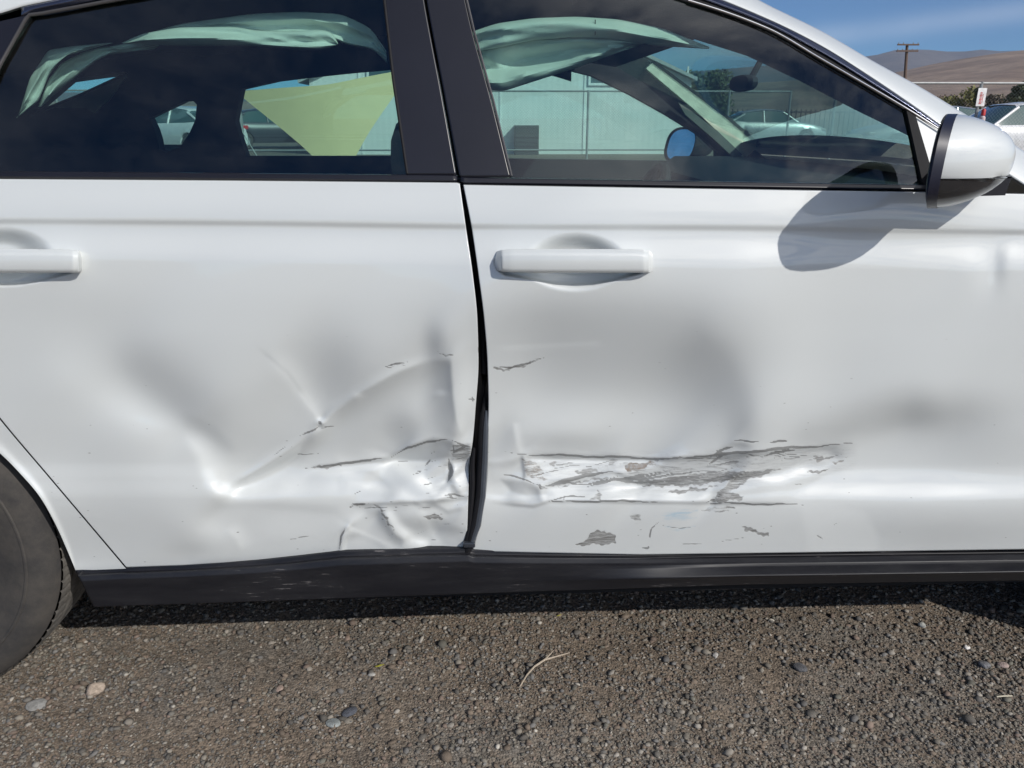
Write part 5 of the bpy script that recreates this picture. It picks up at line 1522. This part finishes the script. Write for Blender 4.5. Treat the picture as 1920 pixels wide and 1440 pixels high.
tree_at(1870, 170, 58, 45, 'bush', foliage_mat('tan_leaves', (0.12, 0.10, 0.07), (0.24, 0.20, 0.15)), 'low brownish bush between the sign and the right edge tree', 'bush', 35, leaf=.1)
tree_at(1768, 172, 66, 50, 'bush', foliage_mat('brown_leaves', (0.13, 0.09, 0.07), (0.22, 0.16, 0.12)), 'low reddish brown bush nearest the windscreen pillar', 'bush', 36, leaf=.1)

# hills
def hills(name, ridge, Y0, depth, mat, seed, base=-20, nx=260, ny=70, rough=.06, ex=1.0):
    r = np.random.default_rng(seed); pxs = np.linspace(ridge[0][0], ridge[-1][0], nx); top = scurve(ridge)(pxs)
    TP = P(pxs, top, Y0+depth); V = []
    ks = [(math.exp(r.uniform(math.log(2), math.log(60))), r.uniform(0, 6.28), r.uniform(-2, 2)) for _ in range(36)]
    vv = np.linspace(0, 1, ny)
    U = np.linspace(0, 6, nx)
    out = np.zeros((ny, nx, 3))
    for j, v in enumerate(vv):
        x = TP[:, 0]*(Y0+depth*v-CAM[1])/(Y0+depth-CAM[1]); z = base+(TP[:, 2]-base)*(v**ex)
        nzv = sum(np.abs(np.sin(U*k+ph+v*k*.35*sl_))/k**.8 for k, ph, sl_ in ks); nzv = nzv-nzv.mean()
        z = z + rough*(TP[:, 2]-base)*nzv*math.sin(math.pi*v)*(1-v)*1.3
        out[j] = np.stack([x, np.full(nx, Y0+depth*v), z], -1)
    # back slope
    back = out[-1].copy(); back[:, 1] += depth*.6; back[:, 2] = base
    out = np.concatenate([out, back[None]]); idx = np.arange(out.shape[0]*nx).reshape(-1, nx)
    F = np.stack([idx[:-1, :-1], idx[:-1, 1:], idx[1:, 1:], idx[1:, :-1]], -1).reshape(-1, 4)
    return tag(link(name, mesh_np(name, out.reshape(-1, 3), F), mat), kind='structure')
def hill_mat(name, a, b, s):
    t = NT(name); n1 = t.noise(s, 8, 0.65); n2 = t.noise(s*9, 6, 0.7)
    c = t.mix(t.mr(n1, .35, .65), a, b); c = t.mix(t.mr(n2, .45, .75, 0, .6), c, tuple(x*.55 for x in a))
    return t.set(Base_Color=c, Roughness=1.0)
hills('brown_hill', [(-3500,185),(-1500,180),(0,190),(700,190),(1200,170),(1500,150),(1640,142),(1760,118),(1850,103),(1920,94),(2100,84),(2600,70),(3600,130),(5200,160)], 900, 1700, hill_mat('dry_hill', (0.19, 0.135, 0.10), (0.34, 0.25, 0.18), .006), 5, rough=.13)
hills('far_ridge', [(-4000,180),(-1200,175),(400,172),(1200,140),(1560,112),(1640,104),(1665,95),(1700,93),(1730,92),(1760,96),(1800,97),(1840,93),(1880,96),(1960,92),(2600,80),(4500,110)], 6500, 3000, hill_mat('far_ridge', (0.10, 0.095, 0.10), (0.15, 0.135, 0.13), .0012), 9, rough=.03)

# ------------------------------------------------------------------ air: one closed box of thin haze
hz = MB(); hz.box((0, 4500, 645), (26000, 11200, 1450))
hm = bpy.data.materials.new('haze_air'); hm.use_nodes = True; hm.node_tree.nodes.clear()
_o = hm.node_tree.nodes.new('ShaderNodeOutputMaterial'); _v = hm.node_tree.nodes.new('ShaderNodeVolumePrincipled')
_v.inputs['Color'].default_value = (0.62, 0.76, 1.0, 1); _v.inputs['Density'].default_value = 3.8e-5; _v.inputs['Anisotropy'].default_value = 0.1
hm.node_tree.links.new(_v.outputs[0], _o.inputs['Volume'])
tag(hz.build('haze', hm), kind='stuff')
